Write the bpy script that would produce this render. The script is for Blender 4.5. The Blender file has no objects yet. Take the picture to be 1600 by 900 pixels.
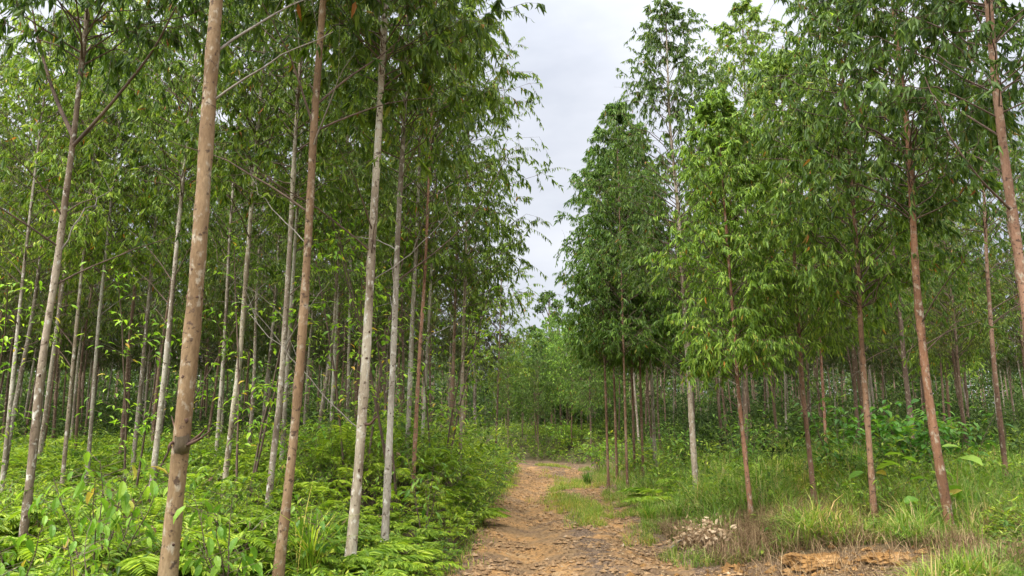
import bpy, math
import numpy as np

# ------------------------------------------------------------------ camera, world, sun, exposure
sc = bpy.context.scene
col = sc.collection
PITCH = math.radians(11.9)
FPX = 1142.0
EYE = 1.6
cd = bpy.data.cameras.new("camera"); cam = bpy.data.objects.new("camera", cd); col.objects.link(cam)
cam.location = (0, 0, EYE); cam.rotation_euler = (math.pi/2 + PITCH, 0, 0)
cd.sensor_width = 36.0; cd.lens = 36.0*FPX/1600.0; cd.clip_start = 0.05; cd.clip_end = 3000
sc.camera = cam

SUN_EL, SUN_AZ = 58, -140          # azimuth measured from +Y clockwise: behind the camera, to its left
w = bpy.data.worlds.new("World"); sc.world = w; w.use_nodes = True
nt = w.node_tree; nt.nodes.clear(); N = nt.nodes; L = nt.links
wo = N.new('ShaderNodeOutputWorld'); bg = N.new('ShaderNodeBackground'); bg.inputs[1].default_value = 0.12
sky = N.new('ShaderNodeTexSky'); sky.sky_type = 'NISHITA'; sky.sun_disc = False
sky.sun_elevation = math.radians(SUN_EL); sky.sun_rotation = math.radians(SUN_AZ)
sky.dust_density = 3.0
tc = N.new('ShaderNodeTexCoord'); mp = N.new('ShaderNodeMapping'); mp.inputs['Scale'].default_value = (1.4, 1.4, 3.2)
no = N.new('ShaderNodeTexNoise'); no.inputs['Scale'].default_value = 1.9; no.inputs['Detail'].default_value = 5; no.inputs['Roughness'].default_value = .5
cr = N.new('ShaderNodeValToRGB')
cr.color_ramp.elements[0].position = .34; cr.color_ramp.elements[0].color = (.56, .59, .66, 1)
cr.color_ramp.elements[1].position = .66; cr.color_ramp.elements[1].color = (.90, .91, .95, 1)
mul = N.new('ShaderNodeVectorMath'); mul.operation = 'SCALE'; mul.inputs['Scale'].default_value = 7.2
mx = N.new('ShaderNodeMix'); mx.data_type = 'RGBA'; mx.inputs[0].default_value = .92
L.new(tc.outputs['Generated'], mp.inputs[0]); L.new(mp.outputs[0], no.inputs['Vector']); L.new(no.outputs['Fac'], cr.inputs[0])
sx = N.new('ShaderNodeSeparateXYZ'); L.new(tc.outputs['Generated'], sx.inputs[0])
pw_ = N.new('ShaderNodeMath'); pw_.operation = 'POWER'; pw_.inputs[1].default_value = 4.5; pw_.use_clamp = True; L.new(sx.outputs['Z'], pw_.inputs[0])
mr = N.new('ShaderNodeMapRange'); mr.inputs[1].default_value = 0; mr.inputs[2].default_value = 1; mr.inputs[3].default_value = 3.2; mr.inputs[4].default_value = 21  # unseen zenith made steeply brighter than the low sky, to light the foliage
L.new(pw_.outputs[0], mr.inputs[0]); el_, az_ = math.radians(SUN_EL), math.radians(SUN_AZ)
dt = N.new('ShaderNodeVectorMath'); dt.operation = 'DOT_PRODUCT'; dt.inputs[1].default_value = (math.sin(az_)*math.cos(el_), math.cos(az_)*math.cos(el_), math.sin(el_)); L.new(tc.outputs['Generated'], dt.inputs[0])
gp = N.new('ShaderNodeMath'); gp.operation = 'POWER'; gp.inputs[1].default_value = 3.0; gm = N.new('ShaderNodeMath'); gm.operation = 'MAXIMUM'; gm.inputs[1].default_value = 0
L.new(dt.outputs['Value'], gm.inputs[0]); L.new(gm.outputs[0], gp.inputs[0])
ga = N.new('ShaderNodeMath'); ga.operation = 'MULTIPLY_ADD'; ga.inputs[1].default_value = 26.0; L.new(gp.outputs[0], ga.inputs[0]); L.new(mr.outputs[0], ga.inputs[2])  # added out-of-view glow around the sun, brightens the trees facing the camera
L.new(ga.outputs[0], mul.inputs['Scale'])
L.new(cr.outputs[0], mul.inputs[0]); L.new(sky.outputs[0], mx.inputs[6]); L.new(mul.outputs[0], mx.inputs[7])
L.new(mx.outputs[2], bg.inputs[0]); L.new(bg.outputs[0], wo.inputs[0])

sd = bpy.data.lights.new("sun", 'SUN'); sd.energy = 1.5; sd.angle = math.radians(14); sd.color = (1, .95, .86)
so = bpy.data.objects.new("sun", sd); col.objects.link(so)
so.rotation_euler = (math.radians(90-SUN_EL), 0, math.radians(180-SUN_AZ))
sc.view_settings.view_transform = 'Standard'; sc.view_settings.look = 'None'
sc.view_settings.gamma = 1; sc.view_settings.exposure = 1.5; sc.view_settings.use_curve_mapping = False
sc.cycles.max_bounces = 5; sc.cycles.diffuse_bounces = 4; sc.cycles.glossy_bounces = 2
sc.cycles.transmission_bounces = 4; sc.cycles.transparent_max_bounces = 4
sc.cycles.caustics_reflective = False; sc.cycles.caustics_refractive = False

R = np.random.RandomState(7)
CP, SP = math.cos(PITCH), math.sin(PITCH)
def at(px, py, Y):
    """world point seen at photo pixel (px, py) at forward distance Y"""
    u = (px-800)/FPX; v = (450-py)/FPX
    dy = CP - v*SP; dz = SP + v*CP; k = Y/dy
    return np.array([u*k, Y, EYE + dz*k])
def px_of(p):
    d = p - np.array([0, 0, EYE]); fwd = d[1]*CP + d[2]*SP; up = -d[1]*SP + d[2]*CP
    return 800+FPX*d[0]/fwd, 450-FPX*up/fwd

# ------------------------------------------------------------------ noise and terrain
_lat = np.random.RandomState(3).rand(256, 256)
def vn(x, y):
    x = np.asarray(x, float); y = np.asarray(y, float)
    xi = np.floor(x).astype(int); yi = np.floor(y).astype(int); fx = x-xi; fy = y-yi
    fx = fx*fx*(3-2*fx); fy = fy*fy*(3-2*fy)
    g = lambda a, b: _lat[a & 255, b & 255]
    return (g(xi, yi)*(1-fx)+g(xi+1, yi)*fx)*(1-fy) + (g(xi, yi+1)*(1-fx)+g(xi+1, yi+1)*fx)*fy
def fbm(x, y, o=4):
    s = 0; a = .5
    for i in range(o):
        s = s + a*(vn(x*2**i+17*i, y*2**i+9*i)-.5)*2; a *= .5
    return s
def sst(a, b, x):
    t = np.clip((np.asarray(x, float)-a)/(b-a), 0, 1); return t*t*(3-2*t)
def bend(Y): return -11*sst(38, 62, Y)
def xL(Y): return -.65 + .9*sst(10, 40, Y) + bend(Y) + .16*(vn(Y*.55, 3.3)-.5)*2
def xR(Y): return 2.75 + 1.0*sst(10, 36, Y) + bend(Y) + .2*(vn(Y*.5, 8.3)-.5)*2 - .5*sst(38, 60, Y)
def base(Y): return .011*np.clip(np.asarray(Y, float)-12, 0, 60)
def ground_z(x, y):
    x = np.asarray(x, float); y = np.asarray(y, float)
    dl = xL(y)-x; dr = x-xR(y)
    z = base(y)
    z = z + .30*sst(.15, .8, dl) - .14*np.exp(-((dl-.22)/.2)**2)*(dl > -1) + .3*sst(0, 2.2, dr)
    side = np.maximum(dl, dr)
    z = z + sst(.5, 6, side)*.026*np.clip(y-8, 0, 40)
    z = z + .38*np.exp(-((x+3.0)/1.6)**2)*np.exp(-((y-16.5)/5.5)**2)*sst(0, 1, dl)
    z = z + .05*fbm(x*.8, y*.8)*sst(-.2, 1, side) + .16*fbm(x*.21+5, y*.21)*sst(1, 5, side)
    z = z + 13*np.exp(-(((x-6)/60)**2+((y-170)/55)**2))
    return z
def track_z(x, y):
    c1 = xL(y)+.95; c2 = xR(y)-.65
    rut = -.12*np.exp(-((x-c1)/.4)**2) - .09*np.exp(-((x-c2)/.28)**2)
    z = base(y) + rut + .03*fbm(x*1.3, y*.9) + .034*fbm(x*4, y*3.2, 4) + .026*fbm(x*13, y*12, 3)
    e = np.minimum(x-(xL(y)-.12), (xR(y)+.12)-x)
    return z + .012 - .16*(1-sst(-.05, .22, e))
def hz(x, y):
    e = (x > xL(y)) & (x < xR(y))
    return np.where(e, track_z(x, y), ground_z(x, y))

# ------------------------------------------------------------------ materials
def newmat(name):
    m = bpy.data.materials.new(name); m.use_nodes = True; m.node_tree.nodes.clear()
    return m, m.node_tree.nodes, m.node_tree.links
def ramp(N, stops):
    r = N.new('ShaderNodeValToRGB'); e = r.color_ramp.elements
    while len(e) < len(stops): e.new(.5)
    for i, (p, c) in enumerate(stops): e[i].position = p; e[i].color = (*c, 1)
    return r
def leaf_mat(name, stops, trans=.4, rough=.48, patch=None, tint=True, tboost=(1.5, 1.55, .7)):
    m, N, L = newmat(name)
    out = N.new('ShaderNodeOutputMaterial'); geo = N.new('ShaderNodeNewGeometry')
    r = ramp(N, stops); L.new(geo.outputs['Random Per Island'], r.inputs[0]); c = r.outputs[0]
    if tint:
        oi = N.new('ShaderNodeObjectInfo'); mm = N.new('ShaderNodeMix'); mm.data_type = 'RGBA'; mm.blend_type = 'MULTIPLY'; mm.inputs[0].default_value = 1
        L.new(c, mm.inputs[6]); L.new(oi.outputs['Color'], mm.inputs[7]); c = mm.outputs[2]
    if patch:
        t = N.new('ShaderNodeTexCoord'); n = N.new('ShaderNodeTexNoise'); n.inputs['Scale'].default_value = patch[0]; n.inputs['Detail'].default_value = 3
        L.new(t.outputs['Object'], n.inputs['Vector'])
        rr = ramp(N, [(.36, patch[1]), (.5, (1, 1, 1)), (.64, patch[2])]); L.new(n.outputs['Fac'], rr.inputs[0])
        mm = N.new('ShaderNodeMix'); mm.data_type = 'RGBA'; mm.blend_type = 'MULTIPLY'; mm.inputs[0].default_value = 1
        L.new(c, mm.inputs[6]); L.new(rr.outputs[0], mm.inputs[7]); c = mm.outputs[2]
    p = N.new('ShaderNodeBsdfPrincipled'); p.inputs['Roughness'].default_value = rough
    p.inputs['Specular IOR Level'].default_value = .2
    tr = N.new('ShaderNodeBsdfTranslucent'); tb = N.new('ShaderNodeMix'); tb.data_type = 'RGBA'; tb.blend_type = 'MULTIPLY'; tb.inputs[0].default_value = 1
    tb.inputs[7].default_value = (*tboost, 1); tb.clamp_result = False
    L.new(c, p.inputs['Base Color']); L.new(c, tb.inputs[6]); L.new(tb.outputs[2], tr.inputs[0])
    ms = N.new('ShaderNodeMixShader'); ms.inputs[0].default_value = trans
    L.new(p.outputs[0], ms.inputs[1]); L.new(tr.outputs[0], ms.inputs[2]); L.new(ms.outputs[0], out.inputs[0])
    return m
def noise_mat(name, scale, stops, rough=.9, bump=.3, vec_scale=(1, 1, 1), detail=6, tint=False, second=None, bscale=None):
    m, N, L = newmat(name)
    out = N.new('ShaderNodeOutputMaterial'); t = N.new('ShaderNodeTexCoord'); mp = N.new('ShaderNodeMapping'); mp.inputs['Scale'].default_value = vec_scale
    L.new(t.outputs['Object'], mp.inputs[0])
    n = N.new('ShaderNodeTexNoise'); n.inputs['Scale'].default_value = scale; n.inputs['Detail'].default_value = detail; n.inputs['Roughness'].default_value = .6
    L.new(mp.outputs[0], n.inputs['Vector'])
    r = ramp(N, stops); L.new(n.outputs['Fac'], r.inputs[0]); c = r.outputs[0]
    if second:
        n2 = N.new('ShaderNodeTexNoise'); n2.inputs['Scale'].default_value = second[0]; n2.inputs['Detail'].default_value = 5; n2.inputs['Roughness'].default_value = .65
        L.new(mp.outputs[0], n2.inputs['Vector']); r2 = ramp(N, second[1]); L.new(n2.outputs['Fac'], r2.inputs[0])
        mm = N.new('ShaderNodeMix'); mm.data_type = 'RGBA'; mm.blend_type = 'MULTIPLY'; mm.inputs[0].default_value = 1; mm.clamp_result = False
        L.new(c, mm.inputs[6]); L.new(r2.outputs[0], mm.inputs[7]); c = mm.outputs[2]
    if tint:
        oi = N.new('ShaderNodeObjectInfo'); mm = N.new('ShaderNodeMix'); mm.data_type = 'RGBA'; mm.blend_type = 'MULTIPLY'; mm.inputs[0].default_value = 1
        L.new(c, mm.inputs[6]); L.new(oi.outputs['Color'], mm.inputs[7]); c = mm.outputs[2]
    p = N.new('ShaderNodeBsdfPrincipled'); p.inputs['Roughness'].default_value = rough; p.inputs['Specular IOR Level'].default_value = .25
    L.new(c, p.inputs['Base Color'])
    b = N.new('ShaderNodeBump'); b.inputs['Strength'].default_value = bump; b.inputs['Distance'].default_value = .02
    nb = N.new('ShaderNodeTexNoise'); nb.inputs['Scale'].default_value = bscale or scale*3; nb.inputs['Detail'].default_value = 6
    L.new(mp.outputs[0], nb.inputs['Vector']); L.new(nb.outputs['Fac'], b.inputs['Height']); L.new(b.outputs[0], p.inputs['Normal'])
    L.new(p.outputs[0], out.inputs[0])
    return m

M_LEAF = leaf_mat('eucalyptus_leaf', [(0, (.038, .072, .014)), (.35, (.085, .140, .022)), (.7, (.135, .20, .036)), (.94, (.22, .30, .055)), (.985, (.24, .26, .06)), (.994, (.33, .15, .04)), (1, (.33, .11, .03))])
M_FERN = leaf_mat('fern_leaf', [(0, (.10, .175, .016)), (.4, (.19, .285, .026)), (.8, (.28, .385, .04)), (1, (.38, .45, .06))], .38, .5, (.55, (.55, .66, .6), (1.15, 1.08, .9)), False)
M_SPRIG = leaf_mat('shrub_leaf', [(0, (.05, .105, .014)), (.5, (.135, .225, .024)), (.9, (.25, .34, .036)), (1, (.33, .37, .06))], .35, .4, (.8, (.5, .6, .6), (1.25, 1.12, .9)), False)
M_BROAD = leaf_mat('broad_leaf', [(0, (.06, .14, .02)), (.5, (.11, .22, .03)), (.95, (.20, .31, .05)), (1, (.30, .2, .06))], .4, .38)
M_GRASS = leaf_mat('grass_blade', [(0, (.07, .14, .016)), (.45, (.14, .235, .03)), (.74, (.23, .31, .05)), (.83, (.36, .32, .13)), (1, (.34, .25, .12))], .35, .5, (.45, (.85, .95, .9), (1.2, 1.0, .9)), True)
M_DRY = leaf_mat('dry_leaf', [(0, (.07, .042, .02)), (.5, (.17, .105, .05)), (.85, (.28, .19, .095)), (1, (.40, .29, .15))], .2, .7, None, False, (1, 1, 1))
M_BRACT = leaf_mat('withered_leaf', [(0, (.25, .16, .08)), (.5, (.42, .3, .17)), (1, (.55, .42, .26))], .25, .7, None, False, (1, 1, 1))
M_FAR = leaf_mat('shaded_distant_leaf', [(0, (.018, .034, .009)), (.5, (.042, .072, .016)), (1, (.10, .15, .032))], .3, .8, (.12, (.7, .75, .8), (1.25, 1.2, 1)), False)  # dark leaf colour with the shade of the forest depths painted in
def bark_mat(name, base, patch, fleck, plo, phi):
    m, N, L = newmat(name)
    out = N.new('ShaderNodeOutputMaterial'); t = N.new('ShaderNodeTexCoord'); oi = N.new('ShaderNodeObjectInfo')
    ad = N.new('ShaderNodeVectorMath'); ad.operation = 'ADD'; L.new(t.outputs['Object'], ad.inputs[0]); L.new(oi.outputs['Location'], ad.inputs[1])
    def nz(sc_, s, d=5, r=.6):
        mp = N.new('ShaderNodeMapping'); mp.inputs['Scale'].default_value = sc_; L.new(ad.outputs[0], mp.inputs[0])
        n = N.new('ShaderNodeTexNoise'); n.inputs['Scale'].default_value = s; n.inputs['Detail'].default_value = d; n.inputs['Roughness'].default_value = r
        L.new(mp.outputs[0], n.inputs['Vector']); return n.outputs['Fac']
    def mix(a, b, f, mode='MIX'):
        x = N.new('ShaderNodeMix'); x.data_type = 'RGBA'; x.blend_type = mode
        if hasattr(f, 'is_linked'): L.new(f, x.inputs[0])
        else: x.inputs[0].default_value = f
        for k, c in ((6, a), (7, b)):
            if isinstance(c, tuple): x.inputs[k].default_value = (*c, 1)
            else: L.new(c, x.inputs[k])
        return x.outputs[2]
    rb = ramp(N, base); L.new(nz((1, 1, .35), 2.4), rb.inputs[0]); c = rb.outputs[0]
    c = mix(c, oi.outputs['Color'], 1., 'MULTIPLY')
    rp = ramp(N, [(plo, (0, 0, 0)), (phi, (1, 1, 1))]); L.new(nz((1, 1, .7), 17, 4, .55), rp.inputs[0]); c = mix(c, patch, rp.outputs[0])
    rf = ramp(N, [(.36, (.85, .85, .85)), (.43, (0, 0, 0))]); L.new(nz((1, 1, 1.1), 17, 5, .65), rf.inputs[0]); c = mix(c, fleck, rf.outputs[0])
    rg = ramp(N, [(.3, (.72, .7, .68)), (.7, (1.15, 1.15, 1.15))]); L.new(nz((1, 1, .3), 60, 4, .7), rg.inputs[0]); c = mix(c, rg.outputs[0], 1., 'MULTIPLY')
    p = N.new('ShaderNodeBsdfPrincipled'); p.inputs['Roughness'].default_value = .88; p.inputs['Specular IOR Level'].default_value = .2; L.new(c, p.inputs['Base Color'])
    b = N.new('ShaderNodeBump'); b.inputs['Strength'].default_value = .55; b.inputs['Distance'].default_value = .012; L.new(nz((1, 1, .5), 38, 6, .7), b.inputs['Height']); L.new(b.outputs[0], p.inputs['Normal'])
    L.new(p.outputs[0], out.inputs[0]); return m
M_BROWN = bark_mat('brown_bark', [(.32, (.10, .066, .043)), (.46, (.165, .108, .072)), (.58, (.225, .155, .108)), (.7, (.27, .20, .15))], (.34, .29, .21), (.055, .034, .024), .56, .70)
M_PALE = bark_mat('pale_bark', [(.34, (.13, .10, .07)), (.45, (.225, .185, .135)), (.56, (.35, .31, .24)), (.7, (.45, .415, .335))], (.50, .47, .39), (.085, .055, .035), .56, .66)
M_KNOT = noise_mat('branch_scar', 30, [(.3, (.035, .02, .014)), (.7, (.11, .06, .04))], .9, .4)
M_TWIG = noise_mat('twig_wood', 8, [(.3, (.06, .04, .028)), (.7, (.15, .10, .07))], .85, .2)
M_DEADWOOD = noise_mat('dead_branch_wood', 8, [(.3, (.13, .11, .085)), (.7, (.27, .235, .19))], .85, .2)
M_SOIL = noise_mat('forest_floor', 1.3, [(.3, (.03, .03, .012)), (.5, (.06, .055, .022)), (.7, (.10, .075, .035))], 1, .6, second=(11, [(.3, (.6, .6, .6)), (.7, (1.4, 1.3, 1.2))]), bscale=9)
m_, N_, L_ = M_SOIL, M_SOIL.node_tree.nodes, M_SOIL.node_tree.links
_p = [q for q in N_ if q.type == 'BSDF_PRINCIPLED'][0]; _src = _p.inputs['Base Color'].links[0].from_socket
_a = N_.new('ShaderNodeAttribute'); _a.attribute_name = 'clay'; _t = N_.new('ShaderNodeTexCoord'); _n = N_.new('ShaderNodeTexNoise'); _n.inputs['Scale'].default_value = 22; _n.inputs['Detail'].default_value = 6; _n.inputs['Roughness'].default_value = .7
L_.new(_t.outputs['Object'], _n.inputs['Vector']); _r = ramp(N_, [(.34, (.045, .03, .018)), (.5, (.12, .075, .042)), (.66, (.25, .17, .10))]); L_.new(_n.outputs[0], _r.inputs[0])
_m = N_.new('ShaderNodeMix'); _m.data_type = 'RGBA'; L_.new(_a.outputs['Fac'], _m.inputs[0]); L_.new(_src, _m.inputs[6]); L_.new(_r.outputs[0], _m.inputs[7]); L_.new(_m.outputs[2], _p.inputs['Base Color'])
M_STONE = noise_mat('track_stone', 9, [(.3, (.10, .062, .034)), (.55, (.27, .16, .07)), (.75, (.37, .29, .19))], .9, .3)
M_CLAY = noise_mat('orange_clay', 2.5, [(.3, (.11, .058, .02)), (.5, (.21, .11, .032)), (.72, (.33, .2, .085))], .95, 1.0, second=(14, [(.3, (.6, .55, .5)), (.6, (1.1, 1.1, 1.1))]), bscale=16)

# track: clay with litter-brown verges
m, N, L = newmat('track_clay'); M_TRACK = m
out = N.new('ShaderNodeOutputMaterial'); t = N.new('ShaderNodeTexCoord')
def tn(s, d=6, r=.6):
    n = N.new('ShaderNodeTexNoise'); n.inputs['Scale'].default_value = s; n.inputs['Detail'].default_value = d; n.inputs['Roughness'].default_value = r
    L.new(t.outputs['Object'], n.inputs['Vector']); return n
n1 = tn(.8); r1 = ramp(N, [(.32, (.135, .085, .05)), (.46, (.215, .135, .064)), (.58, (.33, .18, .065)), (.70, (.34, .24, .125))]); L.new(n1.outputs[0], r1.inputs[0])
n2 = tn(16, 8, .7); r2 = ramp(N, [(.32, (.45, .42, .4)), (.47, (.85, .84, .82)), (.6, (1.08, 1.06, 1.05)), (.72, (1.35, 1.35, 1.35))]); L.new(n2.outputs[0], r2.inputs[0])
n3 = tn(2.6, 5, .65)
at3 = N.new('ShaderNodeAttribute'); at3.attribute_name = 'litter'
ad = N.new('ShaderNodeMath'); ad.operation = 'ADD'; L.new(n3.outputs[0], ad.inputs[0]); L.new(at3.outputs['Fac'], ad.inputs[1])
r3 = ramp(N, [(.60, (0, 0, 0)), (.72, (1, 1, 1))]); L.new(ad.outputs[0], r3.inputs[0])
n4 = tn(45, 4, .7); r4 = ramp(N, [(.36, (.035, .023, .015)), (.5, (.11, .07, .042)), (.62, (.24, .165, .10))]); L.new(n4.outputs[0], r4.inputs[0])
a = N.new('ShaderNodeMix'); a.data_type = 'RGBA'; a.blend_type = 'MULTIPLY'; a.inputs[0].default_value = 1; L.new(r1.outputs[0], a.inputs[6]); L.new(r2.outputs[0], a.inputs[7])
b = N.new('ShaderNodeMix'); b.data_type = 'RGBA'; L.new(r3.outputs[0], b.inputs[0]); L.new(a.outputs[2], b.inputs[6]); L.new(r4.outputs[0], b.inputs[7])
p = N.new('ShaderNodeBsdfPrincipled'); p.inputs['Roughness'].default_value = .95; p.inputs['Specular IOR Level'].default_value = .2
L.new(b.outputs[2], p.inputs['Base Color'])
bp = N.new('ShaderNodeBump'); bp.inputs['Strength'].default_value = .8; bp.inputs['Distance'].default_value = .03; L.new(n2.outputs[0], bp.inputs['Height']); L.new(bp.outputs[0], p.inputs['Normal'])
L.new(p.outputs[0], out.inputs[0])

# ------------------------------------------------------------------ mesh buffer
class Buf:
    def __init__(s): s.v = []; s.n = 0; s.loops = []; s.tot = []; s.mi = []; s.sm = []; s.mats = []
    def mat(s, m):
        if m not in s.mats: s.mats.append(m)
        return s.mats.index(m)
    def add(s, v, facelists, m, smooth=False):
        v = np.asarray(v, np.float32).reshape(-1, 3); k = s.mat(m)
        for f in facelists:
            f = np.asarray(f, np.int64)
            if f.size == 0: continue
            s.loops.append((f+s.n).ravel()); s.tot.append(np.full(len(f), f.shape[1])); s.mi.append(np.full(len(f), k)); s.sm.append(np.full(len(f), smooth))
        s.v.append(v); s.n += len(v)
    def mesh(s, name):
        me = bpy.data.meshes.new(name)
        v = np.concatenate(s.v); lo = np.concatenate(s.loops); tt = np.concatenate(s.tot)
        me.vertices.add(len(v)); me.vertices.foreach_set('co', v.ravel())
        me.loops.add(len(lo)); me.loops.foreach_set('vertex_index', lo.astype(np.int32))
        me.polygons.add(len(tt)); st = np.concatenate([[0], np.cumsum(tt)[:-1]])
        me.polygons.foreach_set('loop_start', st.astype(np.int32))
        for mm in s.mats: me.materials.append(mm)
        me.polygons.foreach_set('material_index', np.concatenate(s.mi).astype(np.int32))
        me.polygons.foreach_set('use_smooth', np.concatenate(s.sm).astype(bool))
        me.update(calc_edges=True); return me
    def build(s, name, parent=None, color=None):
        o = bpy.data.objects.new(name, s.mesh(name)); col.objects.link(o)
        if parent: o.parent = parent
        if color is not None: o.color = (*color, 1)
        return o
def norm(a): return a/np.maximum(np.linalg.norm(a, axis=-1, keepdims=True), 1e-9)

TPL = {
 'fine': (np.array([[0, 0, 0], [.3, -.5, .05], [.3, 0, 0], [.3, .5, .05], [.68, -.33, 0], [.68, 0, -.035], [.68, .33, 0], [1, 0, -.1]]),
          [np.array([[0, 2, 1], [0, 3, 2], [4, 5, 7], [5, 6, 7]]), np.array([[1, 2, 5, 4], [2, 3, 6, 5]])]),
 'dia': (np.array([[0, 0, 0], [.4, -.5, .04], [1, 0, -.06], [.4, .5, .04]]), [np.array([[0, 2, 1], [0, 3, 2]])]),
 'broad': (np.array([[0, 0, 0], [.12, -.3, .03], [.1, 0, 0], [.12, .3, .03], [.4, -.5, .06], [.4, 0, 0], [.4, .5, .06], [.75, -.32, .0], [.75, 0, -.05], [.75, .32, .0], [1, 0, -.16]]),
           [np.array([[0, 2, 1], [0, 3, 2], [7, 8, 10], [8, 9, 10]]), np.array([[1, 2, 5, 4], [2, 3, 6, 5], [4, 5, 8, 7], [5, 6, 9, 8]])]),
}
def leaves(buf, pos, d, ln, wd, m, kind='fine', up=None, rs=R):
    n = len(pos)
    if n == 0: return
    T, F = TPL[kind]; d = norm(d)
    ref = rs.normal(size=(n, 3)) if up is None else np.broadcast_to(up, (n, 3)) + rs.normal(size=(n, 3))*.25
    s = norm(np.cross(d, ref)); w_ = np.cross(s, d)
    ln = np.broadcast_to(ln, n); wd = np.broadcast_to(wd, n)
    v = pos[:, None] + T[None, :, 0:1]*(d*ln[:, None])[:, None] + T[None, :, 1:2]*(s*wd[:, None])[:, None] + T[None, :, 2:3]*(w_*ln[:, None])[:, None]*1.3
    k = len(T); off = (np.arange(n)*k)[:, None, None]
    buf.add(v.reshape(-1, 3), [(f[None]+off).reshape(-1, f.shape[1]) for f in F], m)
def tubes(buf, P, rad, S, m, cap=False):
    P = np.asarray(P, float); n, K, _ = P.shape; rad = np.broadcast_to(rad, (n, K))
    t = norm(np.gradient(P, axis=1)); ref = np.array([.31, .87, .12]) + np.zeros_like(t)
    bad = np.abs((norm(ref)*t).sum(-1)) > .95; ref[bad] = (1, -.2, .3)
    a = norm(np.cross(t, ref)); b = np.cross(t, a)
    th = np.arange(S)*2*math.pi/S
    v = P[:, :, None] + rad[:, :, None, None]*(a[:, :, None]*np.cos(th)[None, None, :, None] + b[:, :, None]*np.sin(th)[None, None, :, None])
    i = np.arange(K-1)[:, None]*S; j = np.arange(S)[None]; j2 = (j+1) % S
    f = np.stack([i+j, i+j2, i+S+j2, i+S+j], -1).reshape(-1, 4)
    F = [(f[None]+(np.arange(n)*K*S)[:, None, None]).reshape(-1, 4)]
    if cap: F.append(((np.arange(S)+(K-1)*S)[None] + (np.arange(n)*K*S)[:, None]))
    buf.add(v.reshape(-1, 3), F, m, True)
def blades(buf, pos, ln, wd, m, lean=.6, rs=R, K=4):
    n = len(pos); az = rs.rand(n)*2*math.pi; h = np.stack([np.cos(az), np.sin(az), 0*az], -1)
    s = np.stack([-np.sin(az), np.cos(az), 0*az], -1); le = lean*(rs.rand(n)**.7)*1.4
    t = np.linspace(0, 1, K); ln = np.broadcast_to(ln, n)
    up = t[None]*(1-.45*le[:, None]*t[None]**1.5); ou = le[:, None]*t[None]**1.8*.9
    c = pos[:, None] + (ln[:, None]*up)[..., None]*np.array([0, 0, 1.]) + (ln[:, None]*ou)[..., None]*h[:, None]
    wv = np.broadcast_to(wd, n)[:, None]*np.array([.7, 1, .75, .0])[:K][None]*.5
    v = np.empty((n, 2*K-1, 3)); v[:, 0:2*K-2:2] = (c-wv[..., None]*s[:, None])[:, :K-1]; v[:, 1:2*K-1:2] = (c+wv[..., None]*s[:, None])[:, :K-1]; v[:, 2*K-2] = c[:, K-1]
    q = np.array([[2*i, 2*i+1, 2*i+3, 2*i+2] for i in range(K-2)]); tr = np.array([[2*K-4, 2*K-3, 2*K-2]]); off = (np.arange(n)*(2*K-1))[:, None, None]
    buf.add(v.reshape(-1, 3), [(q[None]+off).reshape(-1, 4), (tr[None]+off).reshape(-1, 3)], m)
def tag(o, label=None, cat=None, group=None, kind=None):
    if label: o['label'] = label
    if cat: o['category'] = cat
    if group: o['group'] = group
    if kind: o['kind'] = kind
    return o
def empty(name, loc):
    o = bpy.data.objects.new(name, None); col.objects.link(o); o.location = loc; o.empty_display_size = .3; return o

# ------------------------------------------------------------------ ground and track
def grid(xs, ys, zf):
    X, Y = np.meshgrid(xs, ys); Z = zf(X, Y)
    nx, ny = len(xs), len(ys); i = np.arange(ny-1)[:, None]*nx; j = np.arange(nx-1)[None]
    f = np.stack([i+j, i+j+1, i+nx+j+1, i+nx+j], -1).reshape(-1, 4)
    return np.stack([X, Y, Z], -1).reshape(-1, 3), f
def warp(a, b, n, p): t = np.linspace(0, 1, n); return a+(b-a)*t**p
ysn = np.concatenate([np.linspace(-60, 2, 30)[:-1], warp(2, 70, 380, 1.5), np.linspace(72, 900, 90)])
xsn = np.concatenate([-warp(3, 700, 170, 2.4)[::-1], np.linspace(-3, 6, 190)[1:-1], warp(6, 700, 170, 2.4)])
b = Buf(); v, f = grid(xsn, ysn, lambda X, Y: np.where((X > xL(Y)+.0) & (X < xR(Y)-.0), base(Y)-.22, ground_z(X, Y)-.0)); b.add(v, [f], M_SOIL, True)
gr_ = tag(b.build('ground'), 'dark forest floor under the plantation trees', kind='structure')
gx, gy = v[:, 0], v[:, 1]; sdd = np.maximum(xL(gy)-gx, gx-xR(gy)); cl_ = 1-sst(.25, .75, sdd+.25*fbm(gx*2, gy*2)); cl_ = np.maximum(cl_, 1-sst(1.3, 2.1, np.hypot(gx-3.4, (gy-8.5))+.3*fbm(gx*2, gy*2)))
at_ = gr_.data.attributes.new('clay', 'FLOAT', 'POINT'); at_.data.foreach_set('value', cl_.astype(np.float32))
b = Buf(); yt = np.concatenate([np.linspace(-30, 4, 30)[:-1], warp(4, 75, 1000, 1.7)]); ut = np.linspace(0, 1, 210)
U, YY = np.meshgrid(ut, yt); XX = xL(YY)-.2 + U*(xR(YY)-xL(YY)+.4)
ZZ = track_z(XX, YY); nx, ny = 210, len(yt); i = np.arange(ny-1)[:, None]*nx; j = np.arange(nx-1)[None]
b.add(np.stack([XX, YY, ZZ], -1).reshape(-1, 3), [np.stack([i+j, i+j+1, i+nx+j+1, i+nx+j], -1).reshape(-1, 4)], M_TRACK, True)
tk = tag(b.build('dirt_track'), 'orange clay track with litter strewn verges', kind='structure')
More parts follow.
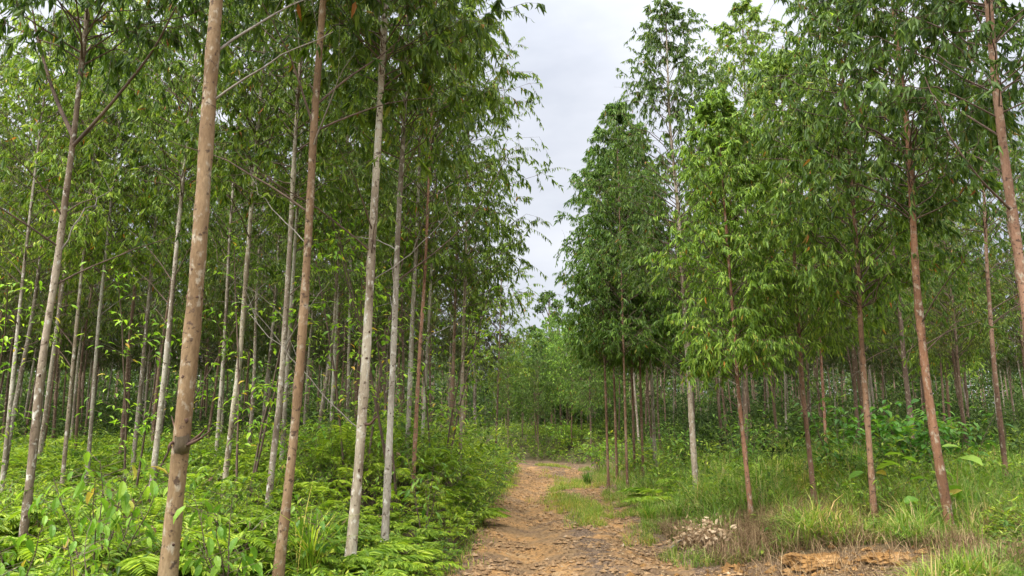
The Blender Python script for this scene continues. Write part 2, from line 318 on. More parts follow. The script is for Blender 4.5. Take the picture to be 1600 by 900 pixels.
lit = (.30*np.exp(-((XX-(xL(YY)+1.95))/.35)**2) + .32*sst(.9, .1, xR(YY)-XX) + .3*sst(.35, 0, XX-xL(YY)) + .10*sst(26, 40, YY) - .03 - .13*np.exp(-((XX-(xL(YY)+.95))/.35)**2)).ravel()
atr = tk.data.attributes.new('litter', 'FLOAT', 'POINT'); atr.data.foreach_set('value', lit.astype(np.float32))

# ------------------------------------------------------------------ trees
def trunk_path(fn, H, K): t = np.linspace(0, 1, K); return fn(t*H)
def make_trunk(buf, fn, z0, H, r0, r1h, m, S=10, K=30, knots=14, rs=R, knot_r=1.0):
    """fn(z)->(x,y) arrays; radius tapers from r0 at the base to r1h(z)"""
    z = z0 + (H-z0)*np.linspace(0, 1, K); x, y = fn(z); P = np.stack([x, y, z], -1)[None]
    rad = r1h(z)*(1+(.03 if K > 100 else .07)*(rs.rand(K)-.5)*2); 
    if K > 100:
        for zc in z0+(H-z0)*rs.rand(26): rad = rad*(1+.09*np.exp(-((z-zc)/.07)**2))
        rad = rad*(1+.035*np.sin(z*3.1+rs.rand()*6)+.025*np.sin(z*7.7+rs.rand()*6))
    rad[-1] = .006
    tubes(buf, P, rad[None], S, m)
    if knots:
        zk = z0 + .35 + (min(H*.62, 8.5))*np.sort(rs.rand(knots)); az = rs.rand(knots)*2*math.pi
        xk, yk = fn(zk); rk = r1h(zk); kr = (.010+.010*rs.rand(knots))*knot_r*(rk/.06)**.5
        hd = np.stack([np.cos(az), np.sin(az), 0*az], -1); sd_ = np.stack([-np.sin(az), np.cos(az), 0*az], -1)
        c = np.stack([xk, yk, zk], -1) + hd*(rk*.93)[:, None]
        nu, nv = 7, 4; th = np.arange(nu)*2*math.pi/nu; q = np.array([1, .8, .45, .1])
        jit = rs.uniform(.6, 1.35, (knots, nu)); asp = rs.uniform(.6, 1.7, knots)
        a_ = np.cos(th)[None, None]*q[None, :, None]*jit[:, None]; b_ = np.sin(th)[None, None]*q[None, :, None]*jit[:, None]*asp[:, None, None]; h_ = (np.array([-.5, .25, .5, .4])[None, :, None]+0*a_)
        v = c[:, None, None] + kr[:, None, None, None]*(a_[..., None]*sd_[:, None, None] + b_[..., None]*np.array([0, 0, 1.]) + h_[..., None]*hd[:, None, None])
        i = np.arange(nv-1)[:, None]*nu; j = np.arange(nu)[None]; f = np.stack([i+j, i+(j+1) % nu, i+nu+(j+1) % nu, i+nu+j], -1).reshape(-1, 4)
        of = (np.arange(knots)*nu*nv)[:, None, None]
        buf.add(v.reshape(-1, 3), [(f[None]+of).reshape(-1, 4), (np.arange(nu)+(nv-1)*nu)[None]+(np.arange(knots)*nu*nv)[:, None]], M_KNOT, True)
def make_crown(buf, fn, zb, H, Rm, nb, ntw, nlf, leaf, kind='fine', rs=R, clump=.0, elev=(36, 64), lm=None, lop=None):
    """branches along the leader, twigs along the branches, hanging leaves along the twigs"""
    lm = lm or M_LEAF
    u = np.sort(rs.rand(nb)**1.2*.985); zz = zb + (H-zb)*u
    prof = (1-u)**.72*(.62+.38*np.minimum(1, u/.22)) + .035
    Lb = Rm*prof*(.7+.55*rs.rand(nb)); az = np.arange(nb)*2.4+rs.rand(nb)*1.2
    if lop is not None: Lb = Lb*(1+lop[2]*np.cos(az-lop[0]))
    el = np.radians(elev[0]+(elev[1]-elev[0])*(.55*u+.45*rs.rand(nb)))
    x, y = fn(zz); P0 = np.stack([x, y, zz], -1)
    K = 6; t = np.linspace(0, 1, K)
    hd = np.stack([np.cos(az), np.sin(az), 0*az], -1)
    ou = (Lb[:, None]*t[None]); upz = Lb[:, None]*(np.tan(el)[:, None]*t[None]*.95 - .34*t[None]**2.4)*.9
    P = P0[:, None] + ou[..., None]*hd[:, None] + upz[..., None]*np.array([0, 0, 1.])
    P[:, 1:] += rs.normal(size=(nb, K-1, 3))*(.045*Lb[:, None, None])
    rb = (.0035+.0052*Lb)[:, None]*(1-.85*t)[None]
    tubes(buf, P, rb, 4 if kind == 'fine' else 3, M_TWIG)
    # twigs
    ti = .22+.78*rs.rand(nb, ntw)**.8; ti[:, -1] = 1
    fi = ti*(K-1); i0 = np.minimum(fi.astype(int), K-2); fr = (fi-i0)[..., None]; bi = np.arange(nb)[:, None]
    T0 = P[bi, i0]*(1-fr)+P[bi, i0+1]*fr; bd = norm(P[bi, i0+1]-P[bi, i0])
    td = norm(bd*.9 + rs.normal(size=(nb, ntw, 3))*.75 + np.array([0, 0, -.12]))
    tl = (.22+.38*rs.rand(nb, ntw))*np.clip(Lb/1.0, .32, 1.25)[:, None]*(1.15-.35*ti)
    T0 = T0.reshape(-1, 3); td = td.reshape(-1, 3); tl = tl.reshape(-1); nt_ = len(T0)
    s = np.array([0, .5, 1.])
    TP = T0[:, None] + (tl[:, None]*s)[..., None]*td[:, None] + ((-.38*tl)[:, None]*s**2)[..., None]*np.array([0, 0, 1.])
    tubes(buf, TP, (.0035*(1-.6*s))[None]*np.ones((nt_, 1)), 3, M_TWIG)
    # leaves
    keep = rs.rand(nt_) > clump
    q = (.12+.88*rs.rand(nt_, nlf)); 
    LP = T0[:, None] + (tl[:, None]*q)[..., None]*td[:, None] + ((-.38*tl)[:, None]*q**2)[..., None]*np.array([0, 0, 1.])
    ld = rs.normal(size=(nt_, nlf, 3))*.34 + td[:, None]*.30 + np.array([0, 0, -1.0])
    LP = LP[keep].reshape(-1, 3); ld = ld[keep].reshape(-1, 3)
    n = len(LP); ll = leaf*(.6+.6*rs.rand(n))*np.repeat((.65+.75*rs.rand(nt_))[keep], nlf)
    leaves(buf, LP, ld, ll, ll*(.19+.10*rs.rand(n)), lm, kind, rs=rs)

def spline_fn(pts, H):
    """horizontal position of a trunk as a smooth function of height"""
    pts = np.array(pts); z = pts[:, 2]
    o = np.argsort(z); pts = pts[o]; z = z[o]
    sl = (pts[-1, :2]-pts[0, :2])/(z[-1]-z[0]); 
    zt = [z[0]-1.5]+list(z)+[H+.5]; X = [pts[0, 0]-sl[0]*1.5]+list(pts[:, 0])+[pts[-1, 0]+sl[0]*(H+.5-z[-1])*.5]
    Y = [pts[0, 1]]+list(pts[:, 1])+[pts[-1, 1]]
    def fn(zz):
        zz = np.asarray(zz, float); k = np.array([-.5, -.25, 0, .25, .5])*.9
        return (sum(np.interp(zz+d, zt, X) for d in k)/5, sum(np.interp(zz+d, zt, Y) for d in k)/5)
    return fn

HERO = []
def hero(pix, Y, wpx, H, zb, Rm, bark, label, leaf=(1, 1, 1), nb=46, ntw=6, nlf=9, fine=None, barkc=(1, 1, 1), branches=4, Yt=None, branch_mat=None, extra=(), lop=None, leaflen=.145, clump=.08, taper=1.0, group=None):
    seed = int(abs(pix[0][0]*7+pix[0][1])) % 9973; rs = np.random.RandomState(seed)
    n = len(pix); Yt = Yt if Yt is not None else Y
    pts = [at(p_[0], p_[1], Y+(Yt-Y)*i/(max(n-1, 1))) for i, p_ in enumerate(pix)]
    fn = spline_fn(pts, H)
    r0 = wpx*Y/FPX/2*(.95 if wpx > 25 else .82)
    zlow = pts[0][2]; xg, yg = fn(zlow); gz = float(ground_z(xg, yg)); xg, yg = fn(gz)
    root = empty('eucalyptus_tree', (float(xg), float(yg), gz)); tag(root, label, 'tree', group)
    fr = lambda z: np.maximum(r0*(1-.80*taper*np.clip((z-gz)/(H-gz), 0, 1)**1.1) + r0*.42*np.exp(-np.maximum(z-gz, 0)/.16), .007)
    off = np.array([float(xg), float(yg), gz])
    lf = lambda z: tuple(a_-o_ for a_, o_ in zip(fn(np.asarray(z)+gz), off[:2]))
    lfr = lambda z: fr(z+gz)
    near = Y < 13.5 if fine is None else fine
    b = Buf(); make_trunk(b, lf, -.15, H-gz, r0, lfr, M_BROWN if bark == 'b' else M_PALE, S=14 if near else 8, K=170 if near else 24, knots=46 if near else 18, rs=rs, knot_r=1.0)
    b.build('trunk', root, barkc)
    b = Buf(); make_crown(b, lf, zb-gz, H-gz, Rm*1.05, int(nb*1.55), ntw+3, nlf+(5 if Y < 11 else 8), leaflen*(1.04 if Y < 11 else .93), 'fine' if near else 'dia', rs, clump, lop=lop)
    b.build('crown', root, leaf)
    for q in range(branches):                         # long, nearly bare limbs below the crown
        z = (zb-gz)*(.52+.5*rs.rand()); az = rs.rand()*6.28; ln = .7+1.3*rs.rand(); el = math.radians(30+25*rs.rand())
        x0, y0 = lf(z); t = np.linspace(0, 1, 8)
        P = np.array([float(x0), float(y0), z])[None] + np.outer(t*ln, [math.cos(az)*math.cos(el), math.sin(az)*math.cos(el), 0]) + np.outer(ln*(math.sin(el)*t-.18*t**2), [0, 0, 1]) + rs.normal(size=(8, 3))*.012*t[:, None]
        b = Buf(); dead = rs.rand() < .22
        tubes(b, P[None], ((.0065+.003*ln)*(1-.75*t))[None], 6, M_DEADWOOD if dead else M_TWIG)
        for s_ in range(3):
            k = 3+s_; d = norm(P[k+1]-P[k]+rs.normal(size=3)*.12); l2 = .25+.3*rs.rand(); tt = np.linspace(0, 1, 4)
            tubes(b, (P[k][None]+np.outer(tt*l2, d))[None], (.003*(1-.6*tt))[None], 4, M_DEADWOOD if dead else M_TWIG)
            if not dead:
                m_ = 7; qp = P[k][None]+np.outer(l2*(.3+.7*rs.rand(m_)), d)
                ll = leaflen*(.6+.5*rs.rand(m_)); leaves(b, qp, rs.normal(size=(m_, 3))*.5+np.array([0, 0, -.7]), ll, ll*.22, M_LEAF, 'fine', rs=rs)
        b.build('branch', root, leaf)
    for e in extra:                                   # limbs read off the photo: ([(px,py,dY)...], r0, r1, dead)
        P = np.array([at(a_, b_, Y+c_) for a_, b_, c_ in e[0]]); 
        xs, ys = fn(P[0, 2]); P[0, :2] = (float(xs), float(ys))
        t = np.linspace(0, 1, len(P)); tt = np.linspace(0, 1, 12)
        P = np.stack([np.interp(tt, t, P[:, c_]) for c_ in range(3)], -1)
        P[1:-1] = (P[:-2]+P[1:-1]*2+P[2:])/4; P = P-off
        if e[3] == 'd' and len(e[0]) > 2: P[2:] += rs.normal(size=(10, 3))*.013
        b = Buf(); tubes(b, P[None], (e[1]+(e[2]-e[1])*tt)[None], 7, {'d': M_DEADWOOD, 't': M_TWIG, 'b': M_BROWN, 'k': M_KNOT}[e[3]])
        if e[3] == 'd' and len(e[0]) > 2:
            for k in range(4, 12, 2):
                d = norm(P[k]-P[k-1]+rs.normal(size=3)*.5*np.linalg.norm(P[k]-P[k-1])); l2 = .2+.4*rs.rand(); sp = np.linspace(0, 1, 4)
                tubes(b, (P[k][None]+np.outer(sp*l2, d)+rs.normal(size=(4, 3))*.012*sp[:, None])[None], (.0035*(1-.6*sp))[None], 4, M_DEADWOOD)
        if e[3] == 't':
            for k in range(4, 12):
                d = norm(P[k]-P[k-1]+rs.normal(size=3)*.6); l2 = .35+.3*rs.rand(); sp = np.linspace(0, 1, 4)
                tubes(b, (P[k][None]+np.outer(sp*l2, d))[None], (.0035*(1-.6*sp))[None], 4, M_TWIG)
                m_ = 10; qp = P[k][None]+np.outer(l2*(.2+.8*rs.rand(m_)), d); ll = leaflen*(.6+.6*rs.rand(m_))
                leaves(b, qp, rs.normal(size=(m_, 3))*.45+np.array([0, 0, -.8]), ll, ll*.22, M_LEAF, 'fine', rs=rs)
        b.build('broken_stub' if e[3] == 'k' else 'branch', root, leaf)
    HERO.append((float(xg), float(yg)))
    return root

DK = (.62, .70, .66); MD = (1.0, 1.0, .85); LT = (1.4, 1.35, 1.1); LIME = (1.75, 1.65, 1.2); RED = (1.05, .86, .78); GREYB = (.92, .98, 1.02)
# --- left stand, near
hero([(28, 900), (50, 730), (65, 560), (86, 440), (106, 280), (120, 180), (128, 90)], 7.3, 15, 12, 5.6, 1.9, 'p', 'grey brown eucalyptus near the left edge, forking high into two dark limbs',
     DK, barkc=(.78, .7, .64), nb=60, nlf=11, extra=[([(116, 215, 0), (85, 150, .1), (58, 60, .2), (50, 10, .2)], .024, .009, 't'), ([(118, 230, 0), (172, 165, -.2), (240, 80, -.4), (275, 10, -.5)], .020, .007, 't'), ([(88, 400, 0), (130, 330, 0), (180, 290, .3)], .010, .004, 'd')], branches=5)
hero([(262, 900), (280, 720), (297, 560), (312, 380), (325, 180), (338, 0)], 5.5, 27.5, 12.5, 6.0, 2.0, 'b', 'thickest nearest reddish brown eucalyptus with a burl of snapped branch stubs',
     DK, barkc=(1.0, .97, .74), nb=60, nlf=11, taper=.55, branches=4,
     extra=[([(284, 697, 0), (300, 690, -.05), (312, 680, -.1), (322, 668, -.12)], .022, .004, 'k'), ([(284, 700, 0), (305, 690, -.15), (318, 682, -.22), (331, 671, -.25)], .016, .003, 'k'), ([(282, 695, 0), (270, 690, -.05), (264, 696, -.1), (262, 706, -.1)], .016, .004, 'k'), ([(284, 690, 0), (274, 672, .1), (268, 650, .15)], .013, .003, 'k'), ([(283, 704, .0), (286, 696, -.05), (284, 680, -.07)], .062, .05, 'b')])
hero([(433, 905), (455, 730), (470, 560), (483, 350), (490, 200), (505, 0)], 7.0, 17.5, 13, 6.2, 2.0, 'b', 'second thick reddish brown eucalyptus, just right of the one with the burl',
     DK, barkc=(1.03, .97, .76), nb=60, nlf=11, taper=.7, branches=5,
     extra=[([(497, 165, 0), (545, 120, .2), (600, 85, .5), (660, 30, .8)], .013, .005, 't'), ([(488, 200, 0), (455, 90, -.2), (410, 5, -.5)], .013, .005, 't'), ([(472, 383, 0), (440, 340, .2), (400, 300, .4), (392, 260, .6)], .006, .0025, 'd')])
hero([(545, 893), (560, 740), (572, 560), (583, 350), (592, 200), (598, 80)], 8.0, 19, 13, 5.7, 1.6, 'p', 'pale cream eucalyptus with a dark knotted stub, beside the ditch left of the track',
     MD, barkc=(1.1, 1.07, 1.0), nb=60, nlf=11, branches=4,
     extra=[([(566, 672, 0), (520, 640, -.1), (478, 583, -.2), (440, 540, -.2), (385, 488, 0)], .007, .003, 'd'), ([(567, 662, 0), (578, 664, -.06), (585, 655, -.1), (591, 650, -.1)], .018, .007, 'k'), ([(583, 440, 0), (640, 400, .1), (690, 350, .2), (707, 325, .2)], .006, .0025, 'd')])
hero([(600, 872), (608, 700), (617, 500), (622, 350), (630, 220)], 9.5, 13, 13, 5.4, 1.45, 'p', 'slim grey eucalyptus with dark flecks, just right of the pale one by the ditch',
     MD, barkc=(.88, .88, .88), nb=56, nlf=11, branches=5, extra=[([(619, 440, 0), (680, 395, .3), (740, 340, .5), (790, 250, .6)], .012, .005, 't')])
hero([(420, 775), (440, 600), (452, 400), (462, 200)], 11, 12, 13, 5.2, 1.9, 'p', 'slender pale eucalyptus close behind the second reddish trunk', MD, barkc=(1.05, 1.03, 1), nb=56, nlf=10)
hero([(442, 690), (455, 480), (466, 300)], 14, 9, 13, 5.4, 1.8, 'p', 'thin whitish eucalyptus half hidden beside a slightly nearer pale trunk', MD, nb=50)
hero([(238, 755), (262, 540), (285, 290)], 12, 11, 12, 5.6, 1.9, 'p', 'white barked eucalyptus leaning right, just left of the thick burled trunk', MD, barkc=(1.1, 1.1, 1.1), nb=52)
hero([(353, 735), (375, 560), (396, 280)], 12, 11, 12.5, 5.6, 1.9, 'p', 'pale eucalyptus with lime leaves, between the two thick reddish trunks', LT, barkc=(1.1, 1.08, 1), nb=54)
hero([(340, 682), (352, 520), (358, 380)], 15, 8, 12.5, 5, 1.8, 'p', 'thin grey eucalyptus just right of the thick burled trunk, further back', MD, nb=46)
hero([(646, 742), (655, 560), (664, 430)], 13, 8, 12.5, 5.2, 1.8, 'b', 'thin rusty brown eucalyptus among pale ones left of the track', MD, barkc=(1.4, 1.1, 1), nb=50)
hero([(638, 672), (645, 480), (650, 400)], 15, 10.5, 13, 5.2, 1.9, 'p', 'pale eucalyptus standing directly behind the slim rusty one', LT, nb=50)
hero([(659, 702), (668, 540), (674, 420)], 16, 7.5, 12.5, 5, 1.8, 'p', 'thin white eucalyptus immediately right of the slim rusty one', MD, barkc=(1.1, 1.1, 1.1), nb=50)
hero([(705, 690), (711, 480), (713, 420)], 18, 8, 13, 4.8, 1.9, 'b', 'brown eucalyptus, left of a pair near the left edge of the track', MD, barkc=(1.15, 1.05, 1), nb=50)
hero([(719, 708), (725, 490), (727, 430)], 16.5, 8.5, 12.5, 4.4, 1.9, 'p', 'pale brown eucalyptus, right of a pair near the left edge of the track', MD, barkc=(.95, .85, .75), nb=56)
hero([(492, 738), (501, 640), (520, 540), (530, 380)], 15, 7, 12, 5.2, 1.7, 'p', 'thin crooked eucalyptus that kinks right above the ferns', LT, barkc=(.9, .85, .8), nb=46)
hero([(518, 655), (527, 470), (530, 400)], 19, 8, 12.5, 5, 1.8, 'p', 'slim grey eucalyptus seen just behind the crooked thin one', MD, nb=44)
hero([(543, 660), (546, 500), (548, 400)], 20, 7, 12.5, 5, 1.8, 'p', 'slim grey eucalyptus close to the left side of the knotted cream trunk', MD, nb=44)
hero([(775, 696), (780, 550), (782, 500)], 29, 5, 10, 3.6, 1.7, 'b', 'small thin eucalyptus beside the far end of the track, left side', LT, nb=46, barkc=(.8, .8, .8))
hero([(10, 692), (32, 470), (45, 350)], 14, 8, 12, 5, 1.8, 'p', 'thin pale eucalyptus at the far left edge behind the forked grey one', LIME, nb=50, barkc=(1.05, 1.05, 1.05))
hero([(103, 692), (115, 560), (127, 430)], 15, 8, 12, 5, 1.8, 'p', 'light brown eucalyptus behind and just right of the forked grey one', LIME, nb=50, barkc=(.85, .78, .7))
hero([(141, 684), (154, 500), (163, 420)], 15.5, 8, 12, 5, 1.8, 'p', 'pale eucalyptus in the row midway between forked and burled trunks', LIME, nb=50)
hero([(192, 672), (205, 500), (212, 440)], 17.5, 8, 12, 5, 1.8, 'b', 'dark brown eucalyptus in the row left of the white leaning one', MD, nb=46, barkc=(.8, .75, .75))
hero([(211, 692), (226, 540), (238, 400)], 16, 8.5, 12, 5, 1.8, 'p', 'grey eucalyptus next to the white leaning one on its left', MD, nb=46, barkc=(.85, .82, .8))
# --- right side
hero([(1486, 828), (1470, 740), (1450, 620), (1432, 450), (1420, 220)], 10.5, 16.5, 12.8, 4.7, 2.05, 'b', 'leaning eucalyptus with pale foot and reddish stem, thickest right of the track',
     (.72, .80, .80), nb=84, ntw=7, nlf=12, barkc=(1.25, .97, .78), branches=4, extra=[([(1475, 755, -.02), (1484, 815, -.02)], .001, .001, 'd')])
hero([(1367, 818), (1357, 680), (1345, 520), (1340, 400)], 12, 11.5, 10.4, 3.7, 1.95, 'b', 'straight light brown eucalyptus in the grass, left of the thick leaning one',
     (1.15, 1.2, .95), nb=84, ntw=7, nlf=11, barkc=(1.25, 1.07, .9), branches=2)
hero([(1270, 755), (1255, 620), (1245, 470), (1240, 380)], 14, 9.5, 9.6, 3.1, 1.7, 'b', 'slim brown eucalyptus with pale green crown, between the crooked and straight ones',
     LT, nb=90, ntw=7, nlf=11, barkc=(1.15, .95, .85), branches=1)
hero([(1171, 778), (1162, 690), (1151, 590), (1149, 540)], 13, 9, 8.2, 2.6, 1.25, 'b', 'crooked reddish young eucalyptus with a low drooping lime crown right of the track',
     (1.45, 1.5, 1.15), nb=84, ntw=7, nlf=11, barkc=(1.25, .95, .78), branches=1, leaflen=.135)
hero([(1082, 680), (1072, 520), (1060, 330), (1046, 190), (1041, 40)], 17, 11.5, 12.7, 4.6, 2.0, 'p', 'tallest slender eucalyptus with white lower trunk and airy crown against the sky',
     (.72, .78, .75), nb=110, ntw=5, nlf=8, barkc=(1.05, .98, .92), clump=.12, branches=3, leaflen=.15, fine=True)
hero([(1572, 742), (1552, 560), (1541, 400), (1538, 300)], 15, 10, 11, 4.9, 1.6, 'b', 'thin brown eucalyptus with open sparse crown near the right edge of the photo',
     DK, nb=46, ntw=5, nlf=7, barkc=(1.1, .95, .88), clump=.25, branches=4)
hero([(1650, 900), (1618, 600), (1592, 400), (1571, 260), (1552, 100), (1545, 0)], 8.0, 19, 12.5, 5.3, 1.8, 'b', 'grey brown eucalyptus cut by the right photo edge, with long arching limbs',
     DK, nb=70, ntw=7, nlf=10, barkc=(1.25, 1.08, .98), taper=.6, branches=2,
     extra=[([(1572, 330, 0), (1530, 280, -.3), (1480, 210, -.4), (1445, 120, -.4)], .015, .005, 't'), ([(1556, 215, 0), (1510, 180, .3), (1465, 155, .6), (1400, 150, .8)], .014, .005, 't')])
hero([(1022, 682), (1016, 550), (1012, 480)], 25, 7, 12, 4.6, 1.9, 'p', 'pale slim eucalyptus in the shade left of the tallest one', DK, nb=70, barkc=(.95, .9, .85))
hero([(1165, 660), (1165, 400), (1166, 200)], 20.5, 10, 15.0, 5.2, 2.35, 'b', 'tall broad pale green eucalyptus rising behind the tallest slender one', LT, nb=96, ntw=7, nlf=11, leaflen=.17)
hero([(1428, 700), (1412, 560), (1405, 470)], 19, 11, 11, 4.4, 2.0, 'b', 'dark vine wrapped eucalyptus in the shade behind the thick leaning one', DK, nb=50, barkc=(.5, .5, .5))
hero([(1290, 682), (1283, 560), (1280, 500)], 21, 6, 11, 4, 1.9, 'b', 'thin rusty eucalyptus in the shade just right of the slim brown one', MD, nb=56, barkc=(1.3, .9, .8))
for q, (px, py, Y, H, lab) in enumerate([(948, 668, 24, 11.6, 'leftmost'), (962, 672, 28, 13.2, 'second'), (978, 680, 22.5, 12.6, 'third'), (990, 676, 26, 13.2, 'fourth'), (1003, 676, 24.5, 13, 'rightmost')]):
    hero([(px, py), (px-4, 540), (px-6, 470)], Y, 5.2, H, 4.0, 1.8, 'b', lab+' of the five thin brown eucalyptus trunks beside the right track edge', (.8, .93, .8), nb=84, ntw=7, nlf=10, barkc=(.95, .8, .72), branches=0, leaflen=.17,
         group='thin dark eucalyptus trunks along the right track edge')

# --- fill of the stands: shared meshes, copied things
def proto_tree(H, zb, Rm, nb, ntw, nlf, leaf, seed, bark, r0):
    rs = np.random.RandomState(seed); a1, a2 = rs.rand(2)*6; ax, ay = rs.normal(size=2)*.12
    fn = lambda z: (ax*np.asarray(z)/H*1.5+.05*np.sin(np.asarray(z)*.8+a1), ay*np.asarray(z)/H*1.5+.05*np.sin(np.asarray(z)*.7+a2))
    b = Buf(); make_trunk(b, fn, -.2, H, r0, lambda z: np.maximum(r0*(1-.85*np.clip(z/H, 0, 1)), .006), bark, S=7, K=14, knots=10, rs=rs)
    tm = b.mesh('trunk')
    b = Buf(); make_crown(b, fn, zb, H, Rm, nb, ntw, nlf, leaf, 'dia', rs, .05)
    return tm, b.mesh('crown')
P_HIGH = [proto_tree(12.3+.6*(i % 3), 5.0+.3*i % 1.2, 2.0, 84, 9, 14, .14, 100+i, M_PALE if i % 3 else M_BROWN, .062) for i in range(5)]
P_FULL = [proto_tree(12.0+.6*(i % 3), 3.6, 2.35, 110, 9, 14, .145, 200+i, M_BROWN, .06) for i in range(4)]
P_FARH = [proto_tree(12.2+.5*i, 4.6, 2.1, 76, 8, 11, .19, 300+i, M_BROWN if i % 2 else M_PALE, .062) for i in range(4)]
P_YOUNG = [proto_tree(9.4+.8*i, 2.9, 1.9, 84, 8, 10, .19, 400+i, M_BROWN, .05) for i in range(3)]
LAB = {
 'lm': ('slender eucalyptus in the crowded middle rows of the left stand', 'eucalyptus in the middle rows of the left stand'),
 'lf': ('thin shade-tinted eucalyptus deep inside the left stand, among many alike', 'eucalyptus deep inside the left stand'),
 'rm': ('slender brown eucalyptus in the shaded rows right of the track', 'eucalyptus in the shaded rows right of the track'),
 'rf': ('thin shade-tinted eucalyptus deep inside the right stand, among many alike', 'eucalyptus deep inside the right stand'),
 'ce': ('light green young eucalyptus closing the view beyond the track end', 'young eucalyptus beyond the end of the track')}
used = list(HERO); cnt = 0
def place(meshes, x, y, key, s, tint, bt):
    z = float(ground_z(x, y)); r = empty('eucalyptus_tree', (x, y, z)); r.rotation_euler = (0, 0, R.rand()*6.28); r.scale = (s*(.9+.2*R.rand()),)*2+(s,)
    tag(r, LAB[key][0], 'tree', LAB[key][1])
    for nm, me, c in (('trunk', meshes[0], bt), ('crown', meshes[1], tint)):
        o = bpy.data.objects.new(nm, me); col.objects.link(o); o.parent = r; o.color = (*c, 1)
    used.append((x, y))
fill = []
for iy, y in enumerate(np.arange(13.5, 66, 3.0)):
    for x in np.arange(-58, 62, 3.05):
        fill.append((x+(iy % 2)*1.2+R.normal()*.3, y+R.normal()*.35))
_fr = np.random.RandomState(77); fill += [(q*yy, yy) for q, yy in zip(_fr.uniform(-.06, .15, 70), _fr.uniform(40, 62, 70))]
for (x, y) in fill:
    if abs(x) > .78*y+3: continue
    if min((x-a_)**2+(y-b_)**2 for a_, b_ in used) < (1.7 if y > 40 and abs(x/y-.05) < .1 else 2.1)**2: continue
    lft = x < xL(y)-1.9; rgt = x > xR(y)+(1.7 if y < 38 else .8)
    if not (lft or rgt): continue
    if lft and y < 16.5 and x > -9: continue
    if rgt and y < 19.5: continue
    if rgt and x/y > .36 and y < 22: continue
    if rgt and x/y > .5 and R.rand() < .3: continue
    if x/y > -.02 and x/y < .13 and y > 38 or (lft and y > 46 and x > -14 and y < 70 and x/y > -.03):
        s = .84+.16*R.rand()
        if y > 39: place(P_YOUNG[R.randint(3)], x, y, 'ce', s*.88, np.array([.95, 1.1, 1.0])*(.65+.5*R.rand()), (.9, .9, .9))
        continue
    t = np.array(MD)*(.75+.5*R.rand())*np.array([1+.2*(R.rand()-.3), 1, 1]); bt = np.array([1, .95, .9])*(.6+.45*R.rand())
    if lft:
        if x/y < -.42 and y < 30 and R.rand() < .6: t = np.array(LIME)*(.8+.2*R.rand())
        if y < 24: place(P_HIGH[R.randint(5)], x, y, 'lm', .9+.14*R.rand(), t*(1 if y < 17 else .8), bt)  # rear rows get a dimmer tint, interior shade put into the colour
        elif y < 56: place(P_FARH[R.randint(4)], x, y, 'lf', .88+.2*R.rand(), t*(.6 if y < 32 else .32), bt*.85)  # deep crowns and bark tinted dark to paint in the stand's inner shade
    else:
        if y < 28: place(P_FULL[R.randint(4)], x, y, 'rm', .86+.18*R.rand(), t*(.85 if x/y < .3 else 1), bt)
        elif y < 56: place(P_FARH[R.randint(4)], x, y, 'rf', .84+.2*R.rand(), t*(.6 if y < 32 else .32), bt*.85)  # depth shade painted into leaf and bark tint here as well
ORD = ['first', 'second', 'third', 'fourth', 'fifth', 'sixth', 'seventh', 'eighth', 'ninth', 'tenth', 'eleventh', 'twelfth', 'thirteenth', 'fourteenth', 'fifteenth', 'sixteenth', 'seventeenth', 'eighteenth', 'nineteenth', 'twentieth', 'twenty-first', 'twenty-second', 'twenty-third', 'twenty-fourth', 'twenty-fifth', 'twenty-sixth', 'twenty-seventh', 'twenty-eighth']
for key, txt in (('lm', 'from the left of the slender eucalyptus in middle rows, left stand'), ('rm', 'from the left of the slender eucalyptus in shaded rows, right stand'), ('ce', 'from the left of the light green eucalyptus beyond the track end')):
    rows = sorted([o for o in col.objects if o.get('group') == LAB[key][1]], key=lambda o: o.location.x/o.location.y)
    if len(rows) <= len(ORD):
        for k, o in enumerate(rows): o['label'] = ORD[k]+' '+txt

# lime green young trees closing the view, distinct crowns
for (px, Y, H, lab) in [(862, 58, 10.5, 'feathery light green tree standing in the middle of the gap beyond the track'), (838, 49, 7.2, 'low pale green tree at the left of the gap beyond the track'), (893, 46, 8.8, 'bushy green tree at the right of the gap beyond the track'), (1478, 34, 11.5, 'rounded bright lime tree showing between the two right hand brown trunks')]:
    x = (px-800)/FPX*Y*1.0; z = float(ground_z(x, Y)); ms = P_YOUNG[R.randint(3)]; s = H/10.4
    r = empty('young_tree', (x, Y, z)); r.scale = (s*1.25, s*1.25, s); tag(r, lab, 'tree')
    for nm, me, c in (('trunk', ms[0], (.9, .8, .7)), ('crown', ms[1], (1.35, 1.5, 1.2) if px != 1478 else (1.6, 1.6, 1.1))):
        o = bpy.data.objects.new(nm, me); col.objects.link(o); o.parent = r; o.color = (*c, 1)

